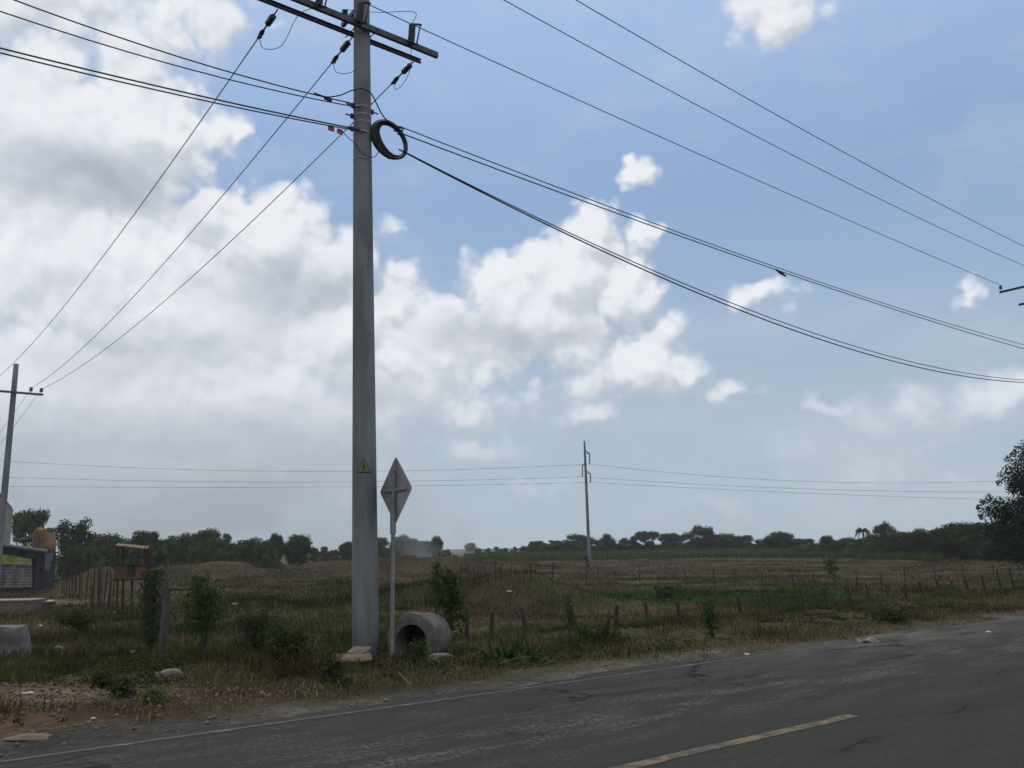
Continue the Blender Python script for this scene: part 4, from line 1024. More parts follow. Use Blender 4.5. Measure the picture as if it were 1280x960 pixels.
# ------------------------------------------------------------------ vegetation
def leaves(C, Nn, size, rng, aspect=.55, updir=.35, mesh=None, tint=None, fold=.25):
    """C centres (n,3), outward normals Nn; returns V,quads,colors: each leaf a folded pointed blade of two quads"""
    n = len(C); nr = Nn+rng.normal(0, .55, (n, 3)); nr[:, 2] += updir; nr /= np.linalg.norm(nr, axis=1, keepdims=True)
    a = rng.normal(0, 1, (n, 3)); a -= nr*(a*nr).sum(1, keepdims=True); a /= np.linalg.norm(a, axis=1, keepdims=True); b = np.cross(nr, a)
    s = (size*rng.uniform(.6, 1.35, n))[:, None] if np.isscalar(size) else (size*rng.uniform(.7, 1.2, n))[:, None]
    w = s*aspect*.5
    p0 = C-a*s*.5; p1 = C+b*w+nr*w*fold; p2 = C+a*s*.5-nr*s*.1; p3 = C-b*w+nr*w*fold
    V = np.stack([p0, p1, p2, p3], 1).reshape(-1, 3); Q = np.arange(4*n).reshape(n, 4)
    t = tint if tint is not None else rng.uniform(.65, 1.35, n)
    col = np.repeat(np.stack([t*rng.uniform(.85, 1.15, n), t, t*rng.uniform(.8, 1.15, n)], 1), 4, axis=0)
    return V, Q, col
def crown_mesh(style, seed, nleaf=3600, size=.05):
    rng = np.random.default_rng(seed); cl = []
    if style == 'round':
        for i in range(34):
            v = rng.normal(0, 1, 3); v /= np.linalg.norm(v); r = rng.uniform(.55, 1)
            cl.append((v[0]*.40*r, v[1]*.40*r, .56+v[2]*.36*r, rng.uniform(.13, .2), .85))
    elif style == 'bushy':
        for i in range(36):
            a = rng.uniform(0, 6.28); h = rng.uniform(.12, .92); rr = .46*math.sqrt(max(.05, 1-((h-.42)/.56)**2))*rng.uniform(.4, 1.05)
            cl.append((math.cos(a)*rr, math.sin(a)*rr, h, rng.uniform(.11, .2), .8))
    elif style == 'umbrella':
        for i in range(30):
            a = rng.uniform(0, 6.28); rr = .6*math.sqrt(rng.random()); lvl = rng.choice([.93, .80, .66], p=[.55, .3, .15])
            cl.append((math.cos(a)*rr*(1.0 if lvl > .9 else .9), math.sin(a)*rr, lvl-.25*rr**2+rng.normal(0, .035), rng.uniform(.12, .2), .7))
    elif style == 'layered':
        for i in range(34):
            a = rng.uniform(0, 6.28); lvl = rng.choice([.92, .74, .55, .36]); rr = rng.uniform(.1, .5)*(1.15-abs(lvl-.65))
            cl.append((math.cos(a)*rr, math.sin(a)*rr, lvl+rng.normal(0, .06), rng.uniform(.12, .2), .85))
    elif style == 'loose':
        for i in range(22):
            a = rng.uniform(0, 6.28); h = rng.uniform(.3, .97); rr = rng.uniform(.05, .36)*(1.25-h*.6)
            cl.append((math.cos(a)*rr, math.sin(a)*rr, h, rng.uniform(.06, .12), .7))
    elif style == 'low':
        for i in range(30):
            a = rng.uniform(0, 6.28); rr = rng.uniform(0, .75); h = rng.uniform(.1, .85)*(1-.5*rr**2)
            cl.append((math.cos(a)*rr, math.sin(a)*rr, h, rng.uniform(.12, .24), .7))
    cl = np.array(cl); per = cl[:, 3]**2*(.5+cl[:, 4]); k = rng.choice(len(cl), nleaf, p=per/per.sum()); q = cl[k]
    v = rng.normal(0, 1, (nleaf, 3)); v /= np.linalg.norm(v, axis=1, keepdims=True)
    rad = q[:, 3]*rng.uniform(.45, 1.15, nleaf)
    C = q[:, :3]+v*rad[:, None]*np.stack([np.ones(nleaf), np.ones(nleaf), q[:, 4]], 1)
    ct = rng.uniform(.7, 1.3, len(cl))[k]*rng.uniform(.75, 1.25, nleaf)
    keep = C[:, 2] > .02
    return (*leaves(C[keep], v[keep], size, rng, .6, .35, tint=ct[keep]), cl)
def trunk_mb(style, cl, seed, r=.022):
    rng = np.random.default_rng(seed); mb = MB(); fork = .45 if style in ('umbrella', 'layered', 'loose') else .3
    mb.tube([(0, 0, -.05), (rng.normal(0, .01), 0, fork*.5), (rng.normal(0, .02), rng.normal(0, .02), fork)], [r*1.5, r, r*.8], 8)
    idx = np.argsort(-cl[:, 3])[:10]
    for c in cl[idx]:
        e = np.array(c[:3]); s0 = np.array([0, 0, fork*rng.uniform(.75, 1.0)])
        mid = s0*.5+e*.5+np.array([0, 0, -.03])+rng.normal(0, .015, 3); mb.tube([s0, mid, e], [r*.5, r*.35, r*.12], 5)
    return mb
PROTO = {}
def proto(style, k):
    key = (style, k)
    if key not in PROTO:
        V, Q, col, cl = crown_mesh(style, 100+k*7+len(style)*13, {'umbrella': 6500, 'layered': 6500, 'loose': 3500}.get(style, 8000), {'low': .075}.get(style, .055))
        me = fastmesh(None, V, Q, None, col) if False else None
        PROTO[key] = (V, Q, col, cl, {})
    return PROTO[key]
def mesh_only(V, Q, mt, col, nm):
    o = fastmesh(nm, V, Q, mt, col); me = o.data; bpy.data.objects.remove(o); return me
TREEN = [0]
def tree(style, px, ytop, width, Y, label, mt='far', group='trees along the field edge', name='tree', ybase=None, k=None, trunk=True, rot=None):
    TREEN[0] += 1; k = TREEN[0] % 3 if k is None else k
    V, Q, col, cl, cache = proto(style, k)
    p = at(px, 690, Y); z = landz(p[0], p[1])
    if ybase is not None: z = at(px, ybase, Y)[2]
    top = at(px, ytop, Y)[2]; H = max(top-z, .5); W = width/F_PX*Y
    root = empty(name, (p[0], p[1], z), label, 'bush' if style == 'low' else 'tree', group)
    ext = {'round': .98, 'bushy': .95, 'umbrella': 1.3, 'layered': 1.1, 'loose': .75, 'low': 1.7}[style]; sx = W/ext
    if mt not in cache:
        cache[mt] = mesh_only(V, Q, LM[mt], col, 'crown'); 
    if 'trunk' not in cache:
        o = trunk_mb(style, cl, 5).build('trunk', M['bark']); cache['trunk'] = o.data; bpy.data.objects.remove(o)
    root.rotation_euler.z = random.uniform(0, 6.28) if rot is None else rot
    hs = H/1.03
    for nm, me in (('crown', cache[mt]), ('trunk', cache['trunk'])):
        if nm == 'trunk' and not trunk: continue
        o = bpy.data.objects.new(nm, me); COL.objects.link(o); o.parent = root; o.scale = (sx, sx, hs)
    return root
T = [
 ('umbrella', 34, 637, 46, 112, 'thin flat topped tree rising above the tin shed roof', 'far'),
 ('layered', 92, 651, 50, 105, 'tree with sky gaps in its crown right of the orange digger', 'far'),
 ('round', 134, 661, 58, 108, 'broad dark tree behind the lookout hut roof', 'far'),
 ('bushy', 182, 661, 40, 112, 'pointed bushy tree just right of the hut roof', 'far'),
 ('bushy', 220, 666, 44, 120, 'green bushy tree left of the tall domed tree', 'far'),
 ('round', 255, 656, 48, 130, 'tallest domed tree on the left skyline', 'far'),
 ('loose', 284, 664, 20, 118, 'thin spiky tree right of the tall domed tree', 'far'),
 ('bushy', 305, 672, 50, 120, 'low bushy tree halfway between dome tree and round tree', 'far'),
 ('bushy', 272, 673, 40, 116, 'low tree under the tall domed tree', 'far'),
 ('bushy', 200, 672, 40, 110, 'low tree between hut roof and green bushy tree', 'far'),
 ('round', 344, 663, 26, 128, 'smaller round tree leaning on the dark round tree', 'far'),
 ('round', 373, 663, 38, 118, 'dark ball shaped tree left of the concrete pole', 'mid'),
 ('bushy', 326, 674, 30, 110, 'low bushy tree left of the smaller round tree', 'far'),
 ('low', 407, 681, 24, 150, 'low bush between ball tree and concrete pole', 'far'),
 ('round', 433, 674, 22, 150, 'small round tree touching the concrete pole on its left', 'far'),
 ('bushy', 473, 670, 30, 190, 'tree in smoke between concrete pole and sign post', 'far'),
 ('round', 503, 666, 34, 190, 'hazy tree in the smoke right of the sign post', 'far'),
 ('round', 517, 670, 26, 185, 'bluish smoky tree second right of the sign post', 'far'),
 ('bushy', 531, 675, 22, 220, 'pale smoke veiled tree left of the dark round one', 'far'),
 ('round', 544, 667, 22, 175, 'dark round tree at the right end of the smoke', 'mid'),
 ('round', 588, 677, 16, 420, 'tiny bluish tree far off right of the smoke', 'far'),
 ('bushy', 671, 675, 24, 200, 'small bushy tree at the left start of the right tree line', 'far'),
 ('loose', 696, 675, 24, 205, 'loose pale tree left of the distant pole', 'light'),
 ('bushy', 722, 668, 44, 205, 'wide tree right behind the distant pole', 'far'),
 ('round', 760, 666, 26, 200, 'round tree just right of the distant pole', 'far'),
 ('bushy', 784, 672, 26, 205, 'lower bushy tree between round tree and umbrella tree', 'far'),
 ('umbrella', 806, 664, 34, 195, 'umbrella shaped tree in the middle of the right tree line', 'far'),
 ('bushy', 838, 665, 34, 200, 'bushy tree left of the tallest middle tree', 'far'),
 ('layered', 873, 658, 44, 190, 'tallest layered tree in the middle of the right tree line', 'mid'),
 ('bushy', 906, 667, 36, 195, 'bushy tree just right of the tallest middle tree', 'far'),
 ('bushy', 930, 668, 30, 195, 'bushy tree left of the big dark round tree', 'far'),
 ('round', 973, 662, 42, 170, 'big dark round tree standing forward in the right line', 'mid'),
 ('bushy', 952, 674, 20, 175, 'low tree on the left flank of the big round tree', 'far'),
 ('bushy', 1006, 672, 34, 170, 'low bushy tree right of the big round tree', 'far'),
 ('round', 1038, 667, 26, 165, 'round tree left of the palm', 'far'),
 ('bushy', 1060, 672, 30, 150, 'bushy tree under the palm on its left', 'far'),
 ('layered', 1108, 657, 32, 140, 'layered tree just right of the palm', 'far'),
 ('bushy', 1080, 672, 34, 125, 'bushy tree standing in front of the palm trunk', 'far'),
 ('bushy', 1098, 667, 34, 130, 'bushy tree beneath the layered tree', 'far'),
 ('bushy', 1135, 663, 40, 120, 'bushy tree right of the layered tree', 'far'),
 ('bushy', 1163, 660, 44, 112, 'bushy tree climbing towards the large dome on the right', 'mid'),
 ('round', 1198, 648, 66, 105, 'large domed tree left of the near dark tree', 'mid'),
 ('bushy', 1236, 650, 60, 98, 'dark bushy tree half behind the near dark tree', 'mid'),
 ('bushy', 1275, 648, 60, 92, 'dark bushy tree at the right edge behind the near one', 'mid'),
]
for t in T: tree(*t)
# low scrub in front of the tree lines
for i, px in enumerate(np.linspace(1010, 1290, 14)):
    t = (px-1010)/280
    tree('low', px+random.uniform(-6, 6), 674-8*t+random.uniform(-5, 4), 40+18*t, 150-58*t, 'low scrub bush along the foot of the right hand trees', 'light' if i in (0, 3) else 'mid', 'scrub bushes below the right trees', 'bush', trunk=False)
for i, px in enumerate(np.linspace(668, 1005, 22)):
    tree('low', px+random.uniform(-5, 5), 676+random.uniform(-4, 4), 36, 196, 'low hedge bush at the foot of the distant tree line', 'far', 'hedge bushes in the distant tree line', 'bush', trunk=False)
for i, px in enumerate(np.linspace(600, 665, 7)):
    tree('low', px, 683.5+random.uniform(-1, 1)-i*.3, 15, 260, 'tiny far hedge bush left of the right tree line', 'far', 'tiny far hedge bushes', 'bush', trunk=False)
for i, px in enumerate(np.linspace(85, 335, 19)):
    tree('low', px+random.uniform(-5, 5), 677+random.uniform(-4, 4), 34, 98, 'low scrub bush behind the earth ridges on the left', 'far' if i % 3 else 'light', 'scrub bushes behind the left ridges', 'bush', trunk=False)
for i, px in enumerate((395, 420, 455, 488, 560)):
    tree('low', px, 683, 26, 160, 'low hedge bush on the skyline near the concrete pole', 'far', 'hedge bushes behind the pole', 'bush', trunk=False)
def palm():
    p = at(1081, 690, 135); z = landz(p[0], p[1]); H = at(1081, 663, 135)[2]-z
    root = empty('palm_tree', (p[0], p[1], z), 'palm with a feathery head above the right tree line', 'tree', 'trees along the field edge')
    mb = MB(); mb.tube([(0, 0, -.2), (.1, 0, H*.5), (.0, 0, H)], [.22, .17, .14], 8); mb.build('trunk', M['bark'], root)
    rng = np.random.default_rng(3); V = []; Q = []; C = []
    for i in range(44):
        a = rng.uniform(0, 6.28); el = rng.uniform(-.3, 1.2); L = rng.uniform(1.2, 1.6); n = 14
        for j in range(n):
            t = (j+1)/n; r = L*t*math.cos(el)*(1-.1*t); zz = H+L*t*math.sin(el)-1.0*t*t
            c = np.array([math.cos(a)*r, math.sin(a)*r, zz]); dr = np.array([math.cos(a), math.sin(a), 0]); sd_ = np.array([-math.sin(a), math.cos(a), 0])
            for s in (-1, 1):
                e = c+sd_*s*.42*(1-.6*t)+dr*.18-np.array([0, 0, .16]); k = len(V); V += [c-dr*.06, c+dr*.06, e]; Q.append((k, k+1, e is None or k+2)); C += [[.9+.3*rng.random()]*3]*3
    fastmesh('crown', np.array(V), np.array(Q), LM['far'], np.array(C), root)
palm()

# near dark tree at the right edge
def near_tree():
    Y = 50.0; p = at(1300, 700, Y); z = landz(p[0], p[1]); top = at(1290, 548, Y)[2]
    root = empty('tree', (p[0], p[1], z), 'large near dark tree cut off by the right edge', 'tree', 'trees along the field edge')
    rng = np.random.default_rng(77); k = Y/F_PX; cl = []
    def blob(px, py, r, fl=.8, dy=0): q = at(px, py, Y+dy)-np.array([p[0], p[1], z]); cl.append((*q, r*k, fl))
    for a in [(1283, 572, 12), (1272, 584, 11), (1268, 600, 12), (1282, 598, 20), (1240, 634, 11), (1231, 641, 8), (1250, 640, 14), (1272, 640, 22), (1252, 664, 16), (1262, 682, 20), (1243, 690, 12), (1285, 665, 28), (1305, 590, 32), (1310, 640, 42), (1325, 560, 28), (1350, 620, 45), (1300, 690, 30), (1272, 562, 5), (1279, 556, 6), (1224, 634, 4), (1229, 627, 4), (1236, 622, 5), (1248, 626, 6), (1226, 646, 4), (1252, 596, 6), (1257, 588, 6), (1260, 574, 5), (1264, 611, 7), (1238, 655, 7), (1266, 568, 4), (1248, 604, 4), (1257, 648, 10), (1290, 618, 20)]:
        blob(*a)
        if a[2] > 11: blob(a[0]+abs(rng.normal(0, 6)), a[1]+rng.normal(0, 5), a[2]*.8, .8, rng.uniform(1, 3.5)); blob(a[0]+abs(rng.normal(0, 6)), a[1]+rng.normal(0, 5), a[2]*.8, .8, -rng.uniform(.5, 2))
    cl = np.array(cl); n = 34000; w = cl[:, 3]**1.8; kk = rng.choice(len(cl), n, p=w/w.sum()); q = cl[kk]
    v = rng.normal(0, 1, (n, 3)); v /= np.linalg.norm(v, axis=1, keepdims=True)
    C = q[:, :3]+v*(q[:, 3]*(1.04-.6*rng.random(n)**1.8))[:, None]; keep = C[:, 2] > .2
    V, Q, col = leaves(C[keep], v[keep], .17, rng, .45, .1, tint=(rng.uniform(.6, 1.6, len(cl))[kk]*rng.uniform(.7, 1.3, n))[keep]); fastmesh('crown', V, Q, LM['dark'], col, root)
    mb = MB(); mb.tube([(0, 0, -.2), (.1, 0, 1.2), (.2, 0, 2.6)], [.36, .28, .22], 10)
    for c in cl[np.argsort(-cl[:, 3])[:24]]: e = c[:3]; mb.tube([(.15, 0, 1.8), e*.5+np.array([0, 0, .6]), e], [.12, .08, .03], 6)
    mb.build('trunk', M['bark'], root)
near_tree()

# young trees and weeds near the fence
def sapling(px, ytop, ybase, width, label, seed, mt='fresh', n=1500, leaf=.10, stems=3, name='young_tree', cat='young tree', group=None, dy=0.0, loose=1.0, low=.25):
    b = hit(px, ybase); Y = b[1]+dy; rng = np.random.default_rng(seed); H = at(px, ytop, Y)[2]-b[2]; W = width/F_PX*Y
    root = empty(name, (b[0], Y, b[2]), label, cat, group); mb = MB(); tips = []
    for s in range(stems):
        a = rng.uniform(0, 6.28); e = np.array([math.cos(a)*W*.22, math.sin(a)*W*.2, H*rng.uniform(.75, .97)]) if s else np.array([rng.normal(0, .03), 0, H*.96])
        mid = e*np.array([.35, .35, .5]); mb.tube([(0, 0, -.1), mid, e], [.022+.008*H, .014+.005*H, .006], 6)
        for j in range(7):
            t = rng.uniform(low, 1); p = mid*2*t if t < .5 else mid+(e-mid)*(t-.5)*2
            a2 = rng.uniform(0, 6.28); L = W*.5*rng.uniform(.35, 1)*(1.1-.6*t); q = p+np.array([math.cos(a2)*L, math.sin(a2)*L, L*rng.uniform(.1, .7)])
            mb.tube([p, (p+q)/2+[0, 0, .03], q], [.010, .007, .003], 4); tips.append((p, q))
    mb.build('stem', M['bark'], root)
    k = rng.integers(0, len(tips), n); t = rng.uniform(.25, 1.05, n)[:, None]; A = np.array([q[0] for q in tips])[k]; B = np.array([q[1] for q in tips])[k]
    v = rng.normal(0, 1, (n, 3)); v /= np.linalg.norm(v, axis=1, keepdims=True)
    C = A+(B-A)*t+v*rng.uniform(0, .13*loose, n)[:, None]
    V, Q, col = leaves(C, v, leaf, rng, .45, .4); fastmesh('foliage', V, Q, LM[mt], col, root)
    return root
sapling(255, 708, 815, 66, 'leafy young tree in the scrub between old post and concrete pole', 1, 'fresh', 1700, .10, 6, loose=3.0)
sapling(562, 716, 806, 50, 'thin leafy sapling behind the concrete pipe', 2, 'fresh', 800, .10, 3, loose=1.8)
sapling(545, 700, 770, 40, 'dark bushy sapling further back behind the pipe', 12, 'mid', 900, .12, 3, loose=2.0)
sapling(891, 750, 797, 22, 'small leafy bush in the roadside fence line', 3, 'fresh', 420, .07, 4, 'bush', 'bush', loose=1.2, low=.05)
sapling(1046, 700, 738, 26, 'small bare stemmed tree out in the field right of centre', 4, 'mid', 260, .13, 3, loose=2.6, low=.5)
sapling(712, 742, 796, 22, 'thin crooked weed stalk standing between fence posts', 5, 'mid', 120, .08, 2, 'weed', 'weed')
sapling(320, 765, 818, 50, 'broad leafed bush right of the young tree', 6, 'weedy', 1300, .10, 6, 'bush', 'bush', loose=2.2, low=.1)
sapling(152, 850, 872, 34, 'leafy ground bush by the dirt patch at lower left', 7, 'weedy', 450, .06, 6, 'bush', 'bush', loose=1.3, low=.1)
sapling(130, 838, 860, 30, 'dark weedy bush above the dirt patch', 8, 'weedy', 450, .06, 6, 'bush', 'bush', loose=1.3, low=.1)
sapling(100, 768, 790, 70, 'dark low bush right of the old drum', 9, 'weedy', 1300, .12, 6, 'bush', 'bush', loose=2.2, low=.1)
sapling(355, 792, 832, 60, 'wide scrub bush left of the concrete pole', 13, 'weedy', 1400, .08, 7, 'bush', 'bush', loose=2.0, low=.1)
sapling(190, 868, 878, 26, 'pale leafed weed by the lower left gravel', 14, 'light', 400, .06, 4, 'weed', 'weed')
sapling(1115, 771, 779, 84, 'dark low bush in front of the roadside fence on the right', 15, 'weedy', 900, .07, 6, 'bush', 'bush', loose=1.2, low=.5)
sapling(415, 822, 850, 44, 'leafy weed clump left of the boards at the pole foot', 22, 'weedy', 600, .05, 6, 'weed', 'weed', loose=1.6, low=.1)
sapling(520, 806, 832, 40, 'weed tuft growing at the mouth of the drain pipe', 25, 'mid', 700, .06, 5, 'weed', 'weed', loose=1.3, low=.1)
sapling(830, 735, 752, 50, 'low green bush out in the bright grass patch', 16, 'mid', 700, .14, 4, 'bush', 'bush')
sapling(735, 694, 712, 10, 'thin dark weed at the foot of the distant pole', 17, 'mid', 200, .2, 2, 'weed', 'weed')
# vines on the dark post
rng = np.random.default_rng(5); n = 1500; a = rng.uniform(0, 6.28, n); h = rng.uniform(.1, 1.1, n)*vzt; r = rng.uniform(.05, .34, n)*(1.2-.4*np.abs(h/vzt-.6))
v = np.stack([np.cos(a), np.sin(a), a*0+.2], 1); C = np.stack([np.cos(a)*r, np.sin(a)*r, h], 1)
V, Q, c_ = leaves(C, v, .09, rng); fastmesh('vine', V, Q, LM['mid'], c_, vinepost)
# agave like rosettes by the fence
def rosette(px, py, L, label, seed, n=46):
    b = hit(px, py); rng = np.random.default_rng(seed); V = []; Q = []; C = []
    for i in range(n):
        a = rng.uniform(0, 6.28); el = rng.uniform(.35, 1.4); l = L*rng.uniform(.6, 1.1); w = .035; d = np.array([math.cos(a), math.sin(a), 0]); s = np.array([-math.sin(a), math.cos(a), 0]); off = np.array([rng.normal(0, .2), rng.normal(0, .12), 0])
        k = len(V); tone = rng.uniform(.7, 1.3)
        for j in range(5):
            t = j/4; p = off+d*l*t*math.cos(el)+np.array([0, 0, l*(t*math.sin(el)-.55*t*t*math.cos(el))]); ww = w*(1-t**2)+.003
            V += [p-s*ww, p+s*ww]; C += [[tone]*3]*2
        Q += [(k+2*j, k+2*j+1, k+2*j+3, k+2*j+2) for j in range(4)]
    o = fastmesh('strappy_plant', np.array(V), np.array(Q), LM['light'], np.array(C)*np.array([.55, .6, .62])); o.location = b
    tag(o, label, 'plant', 'strap leaved plants by the fence')
rosette(748, 800, .6, 'strap leaved plant in the fence line right of the crooked stalk', 1, 60)
rosette(640, 826, .55, 'strap leaved plant low in the verge right of the pipe', 2, 60)
rosette(668, 832, .35, 'smaller strap leaved plant beside the larger one in the verge', 3, 40)

# grass: blades nobody could count
def blades(name, x, y, h, w, col, label, rng, lean=.5, mt=None):
    n = len(x); z = land(x, y); a = rng.uniform(0, 6.28, n); la = rng.uniform(0, 6.28, n); ln = np.abs(rng.normal(0, lean, n))*h
    b = np.stack([x, y, z-.01], 1); s = np.stack([np.cos(a), np.sin(a), a*0], 1)*w[:, None]; d = np.stack([np.cos(la), np.sin(la), a*0], 1)*ln[:, None]; up = np.stack([a*0, a*0, h], 1)
    V = np.stack([b-s*.5, b+s*.5, b+up*.55+d*.35+s*.38, b+up*.55+d*.35-s*.38, b+up*np.clip(1-.25*(ln/h)[:, None], .4, 1)+d], 1).reshape(-1, 3)
    k = np.arange(n)*5; Q = np.stack([k, k+1, k+2, k+3], 1); Tq = np.stack([k+3, k+2, k+4], 1)
    o = fastmesh(name, V, [Q, Tq], LM['dry'], np.repeat(col, 5, axis=0)); return tag(o, label, 'grass', None, 'stuff')
def pick(n, rng, s0, s1, d0, d1):
    s = rng.uniform(s0, s1, n); d = rng.uniform(d0, d1, n); return P0[0]+UR[0]*s+NR[0]*d, P0[1]+UR[1]*s+NR[1]*d, s, d
def palette(rng, n, green):
    """mix of straw, brown and green blades; green: 0..1 chance per blade"""
    base = np.array([[.19, .16, .095], [.095, .078, .048], [.06, .05, .032], [.055, .075, .025], [.04, .064, .02], [.08, .098, .036]])
    g = rng.random(n) < green; i = np.where(g, rng.integers(3, 6, n), rng.choice([0, 1, 2], n, p=[.28, .42, .3]))
    return base[i]*rng.uniform(.6, 1.3, n)[:, None]*np.array([[1.08, 1.0, .92]])
def verge():
    rng = np.random.default_rng(21)
    x, y, s, d = pick(230000, rng, -13, 34, .7, 9.5)
    edge = 1.15+(fbm(s*.8, s*0+1, 81)-.5)*1.3+sstep(s, -1.5, -5)*1.1
    dens = sstep(d, edge-.2, edge+.5)*(.35+.9*fbm(x*.8, y*.8, 83))*(1-.5*sstep(d, 5.5, 9))
    dens = dens*np.where((s < -6), .6*sstep(fbm(x*.4, y*.4, 85), .3, .55), 1)
    dens = dens*(1-.9*ell(20, 868, 2.2, .9, x, y, 23))*(1-.8*ell(105, 872, 1.3, .7, x, y, 24))
    keep = rng.random(len(x)) < dens; x, y, s, d = x[keep], y[keep], s[keep], d[keep]; n = len(x)
    tall = fbm(x*.55, y*.55, 87); h = (.05+.36*sstep(tall, .35, .72))*rng.uniform(.35, 1.25, n)*np.where(s < -5, .65, 1)*(1-.4*sstep(s, 3, 7))
    gr = np.clip(.25+.5*sstep(d, 3.0, 5.5)+(fbm(x*.35, y*.35, 89)-.5)*1.3, .06, .92)
    gr = np.where((s < -2.5), np.clip(gr+.25, 0, .9), gr)
    blades('verge_grass', x, y, h, rng.uniform(.006, .014, n), palette(rng, n, gr)*(.45+.85*sstep(fbm(x*.7, y*.7, 151), .3, .7))[:, None], 'mixed dry and green grass on the road verge', rng, .85)
    # fallen straw at the very edge
    x, y, s, d = pick(26000, rng, -4, 32, .55, 2.6); e = fbm(x*1.2, y*1.2, 91); keep = rng.random(len(x)) < sstep(e, .45, .65); x, y = x[keep], y[keep]; n = len(x)
    blades('dry_straw', x, y, rng.uniform(.04, .14, n), rng.uniform(.006, .012, n), palette(rng, n, np.full(n, .03))*1.15, 'dry straw litter along the asphalt edge', rng, 1.6)
verge()
def field():
    rng = np.random.default_rng(22); n = 340000
    # log-spaced in distance so near and far get similar density on the picture
    Y = np.exp(rng.uniform(math.log(17), math.log(152), n)); tx = rng.uniform(-.72, .72, n); x = tx*Y; y = Y
    s, d = sd(x, y); dn = sstep(d, 7, 10)*np.clip(.25+1.0*fbm(x*.3, y*.3, 93), 0, 1)*np.where(tx < -.3, .8, 1)
    dn = dn*(1-.8*ell(70, 752, 5, 3, x, y, 73))*(1-.75*ell(262, 691, 2.0, 1.2, x, y, 265))
    keep = rng.random(n) < dn; x, y, Y, d = x[keep], y[keep], Y[keep], d[keep]; n = len(x)
    g1 = ell(905, 746, 7.0, 6.0, x, y, 51); g2 = ell(760, 748, 4, 2.4, x, y, 52)
    left = sstep(x/y, -.05, -.2)
    bm = np.zeros(n)
    for (bx, by, rx, ry, hh, _) in BUMPS: bm = np.maximum(bm, np.exp(-(((x-bx)/rx)**2+((y-by)/ry)**2)*.9))
    gr = np.clip(.42+.45*bm+.25*left+(fbm(x*.16, y*.16, 31)-.5)*1.6-.35*sstep(d, 24, 55)+.9*g1+.6*g2+.2*left, .04, .97)
    h = (.07+.20*sstep(fbm(x*.25, y*.25, 95), .35, .75)+.10*g1+.08*left+.22*bm*sstep(fbm(x*.5, y*.5, 97), .35, .6))*rng.uniform(.5, 1.3, n)
    blades('field_grass', x, y, h, (.006+.0005*Y)*rng.uniform(.7, 1.4, n), palette(rng, n, gr)*(.5+.7*sstep(fbm(x*.33+7, y*.33, 141), .32, .68)*1.0)[:, None] *(1+(g1*.9+g2*.4)[:, None]*np.array([[-.25, .35, -.25]])), 'rough pasture grass of the open field', rng, .6)
    # tall pale grass strip before the far tree line
    n = 26000; Y = rng.uniform(150, 190, n); tx = rng.uniform(-.06, .36, n); x = tx*Y; y = Y
    blades('tall_grass', x, y, rng.uniform(.7, 1.7, n), rng.uniform(.10, .2, n), np.array([[.075, .10, .04]])*rng.uniform(.6, 1.3, n)[:, None], 'strip of tall pale green grass before the far trees', rng, .3)
    n = 16000; tx = rng.uniform(.2, .5, n); Y = np.interp(tx, [.2, .36, .5], [158, 128, 94])+rng.exponential(9, n)+6*(fbm(tx*40, tx*0, 5)-.5); x = tx*Y; y = Y
    blades('tall_grass', x, y, rng.uniform(.4, 1.1, n), rng.uniform(.06, .13, n), np.array([[.06, .08, .032]])*rng.uniform(.6, 1.3, n)[:, None], 'tall green grass below the right hand trees', rng, .3)
field()
def weeds():
    rng = np.random.default_rng(61); x, y, s, d = pick(26000, rng, -14, 30, 1.6, 13)
    dn = sstep(fbm(x*.55, y*.55, 121), .46, .66)*np.where(s < 2, 1, .7)*sstep(d, 1.6, 2.8)*(1-.9*ell(20, 868, 2.2, .9, x, y, 23))
    keep = rng.random(len(x)) < dn; x, y = x[keep], y[keep]; n = len(x); k = 16
    hh = (.08+.30*sstep(fbm(x*.9, y*.9, 123), .4, .75))*rng.uniform(.5, 1.2, n)
    C = np.repeat(np.stack([x, y, land(x, y)], 1), k, axis=0); v = rng.normal(0, 1, (n*k, 3)); v[:, 2] = np.abs(v[:, 2]); v /= np.linalg.norm(v, axis=1, keepdims=True)
    C = C+v*np.repeat(hh, k)[:, None]*rng.uniform(.4, 1.1, n*k)[:, None]
    t = np.repeat(rng.uniform(.6, 1.4, n), k)
    V, Q, col = leaves(C, v, .055, rng, .5, .4, tint=t); br = np.repeat(rng.random(n) < .22, k*4)
    col = col*np.where(br[:, None], np.array([[.085, .058, .036]]), np.array([[.038, .056, .022]]))
    tag(fastmesh('ground_weeds', V, Q, LM['dry'], col), 'low leafy weeds covering the rough roadside ground', 'weeds', None, 'stuff')
weeds()
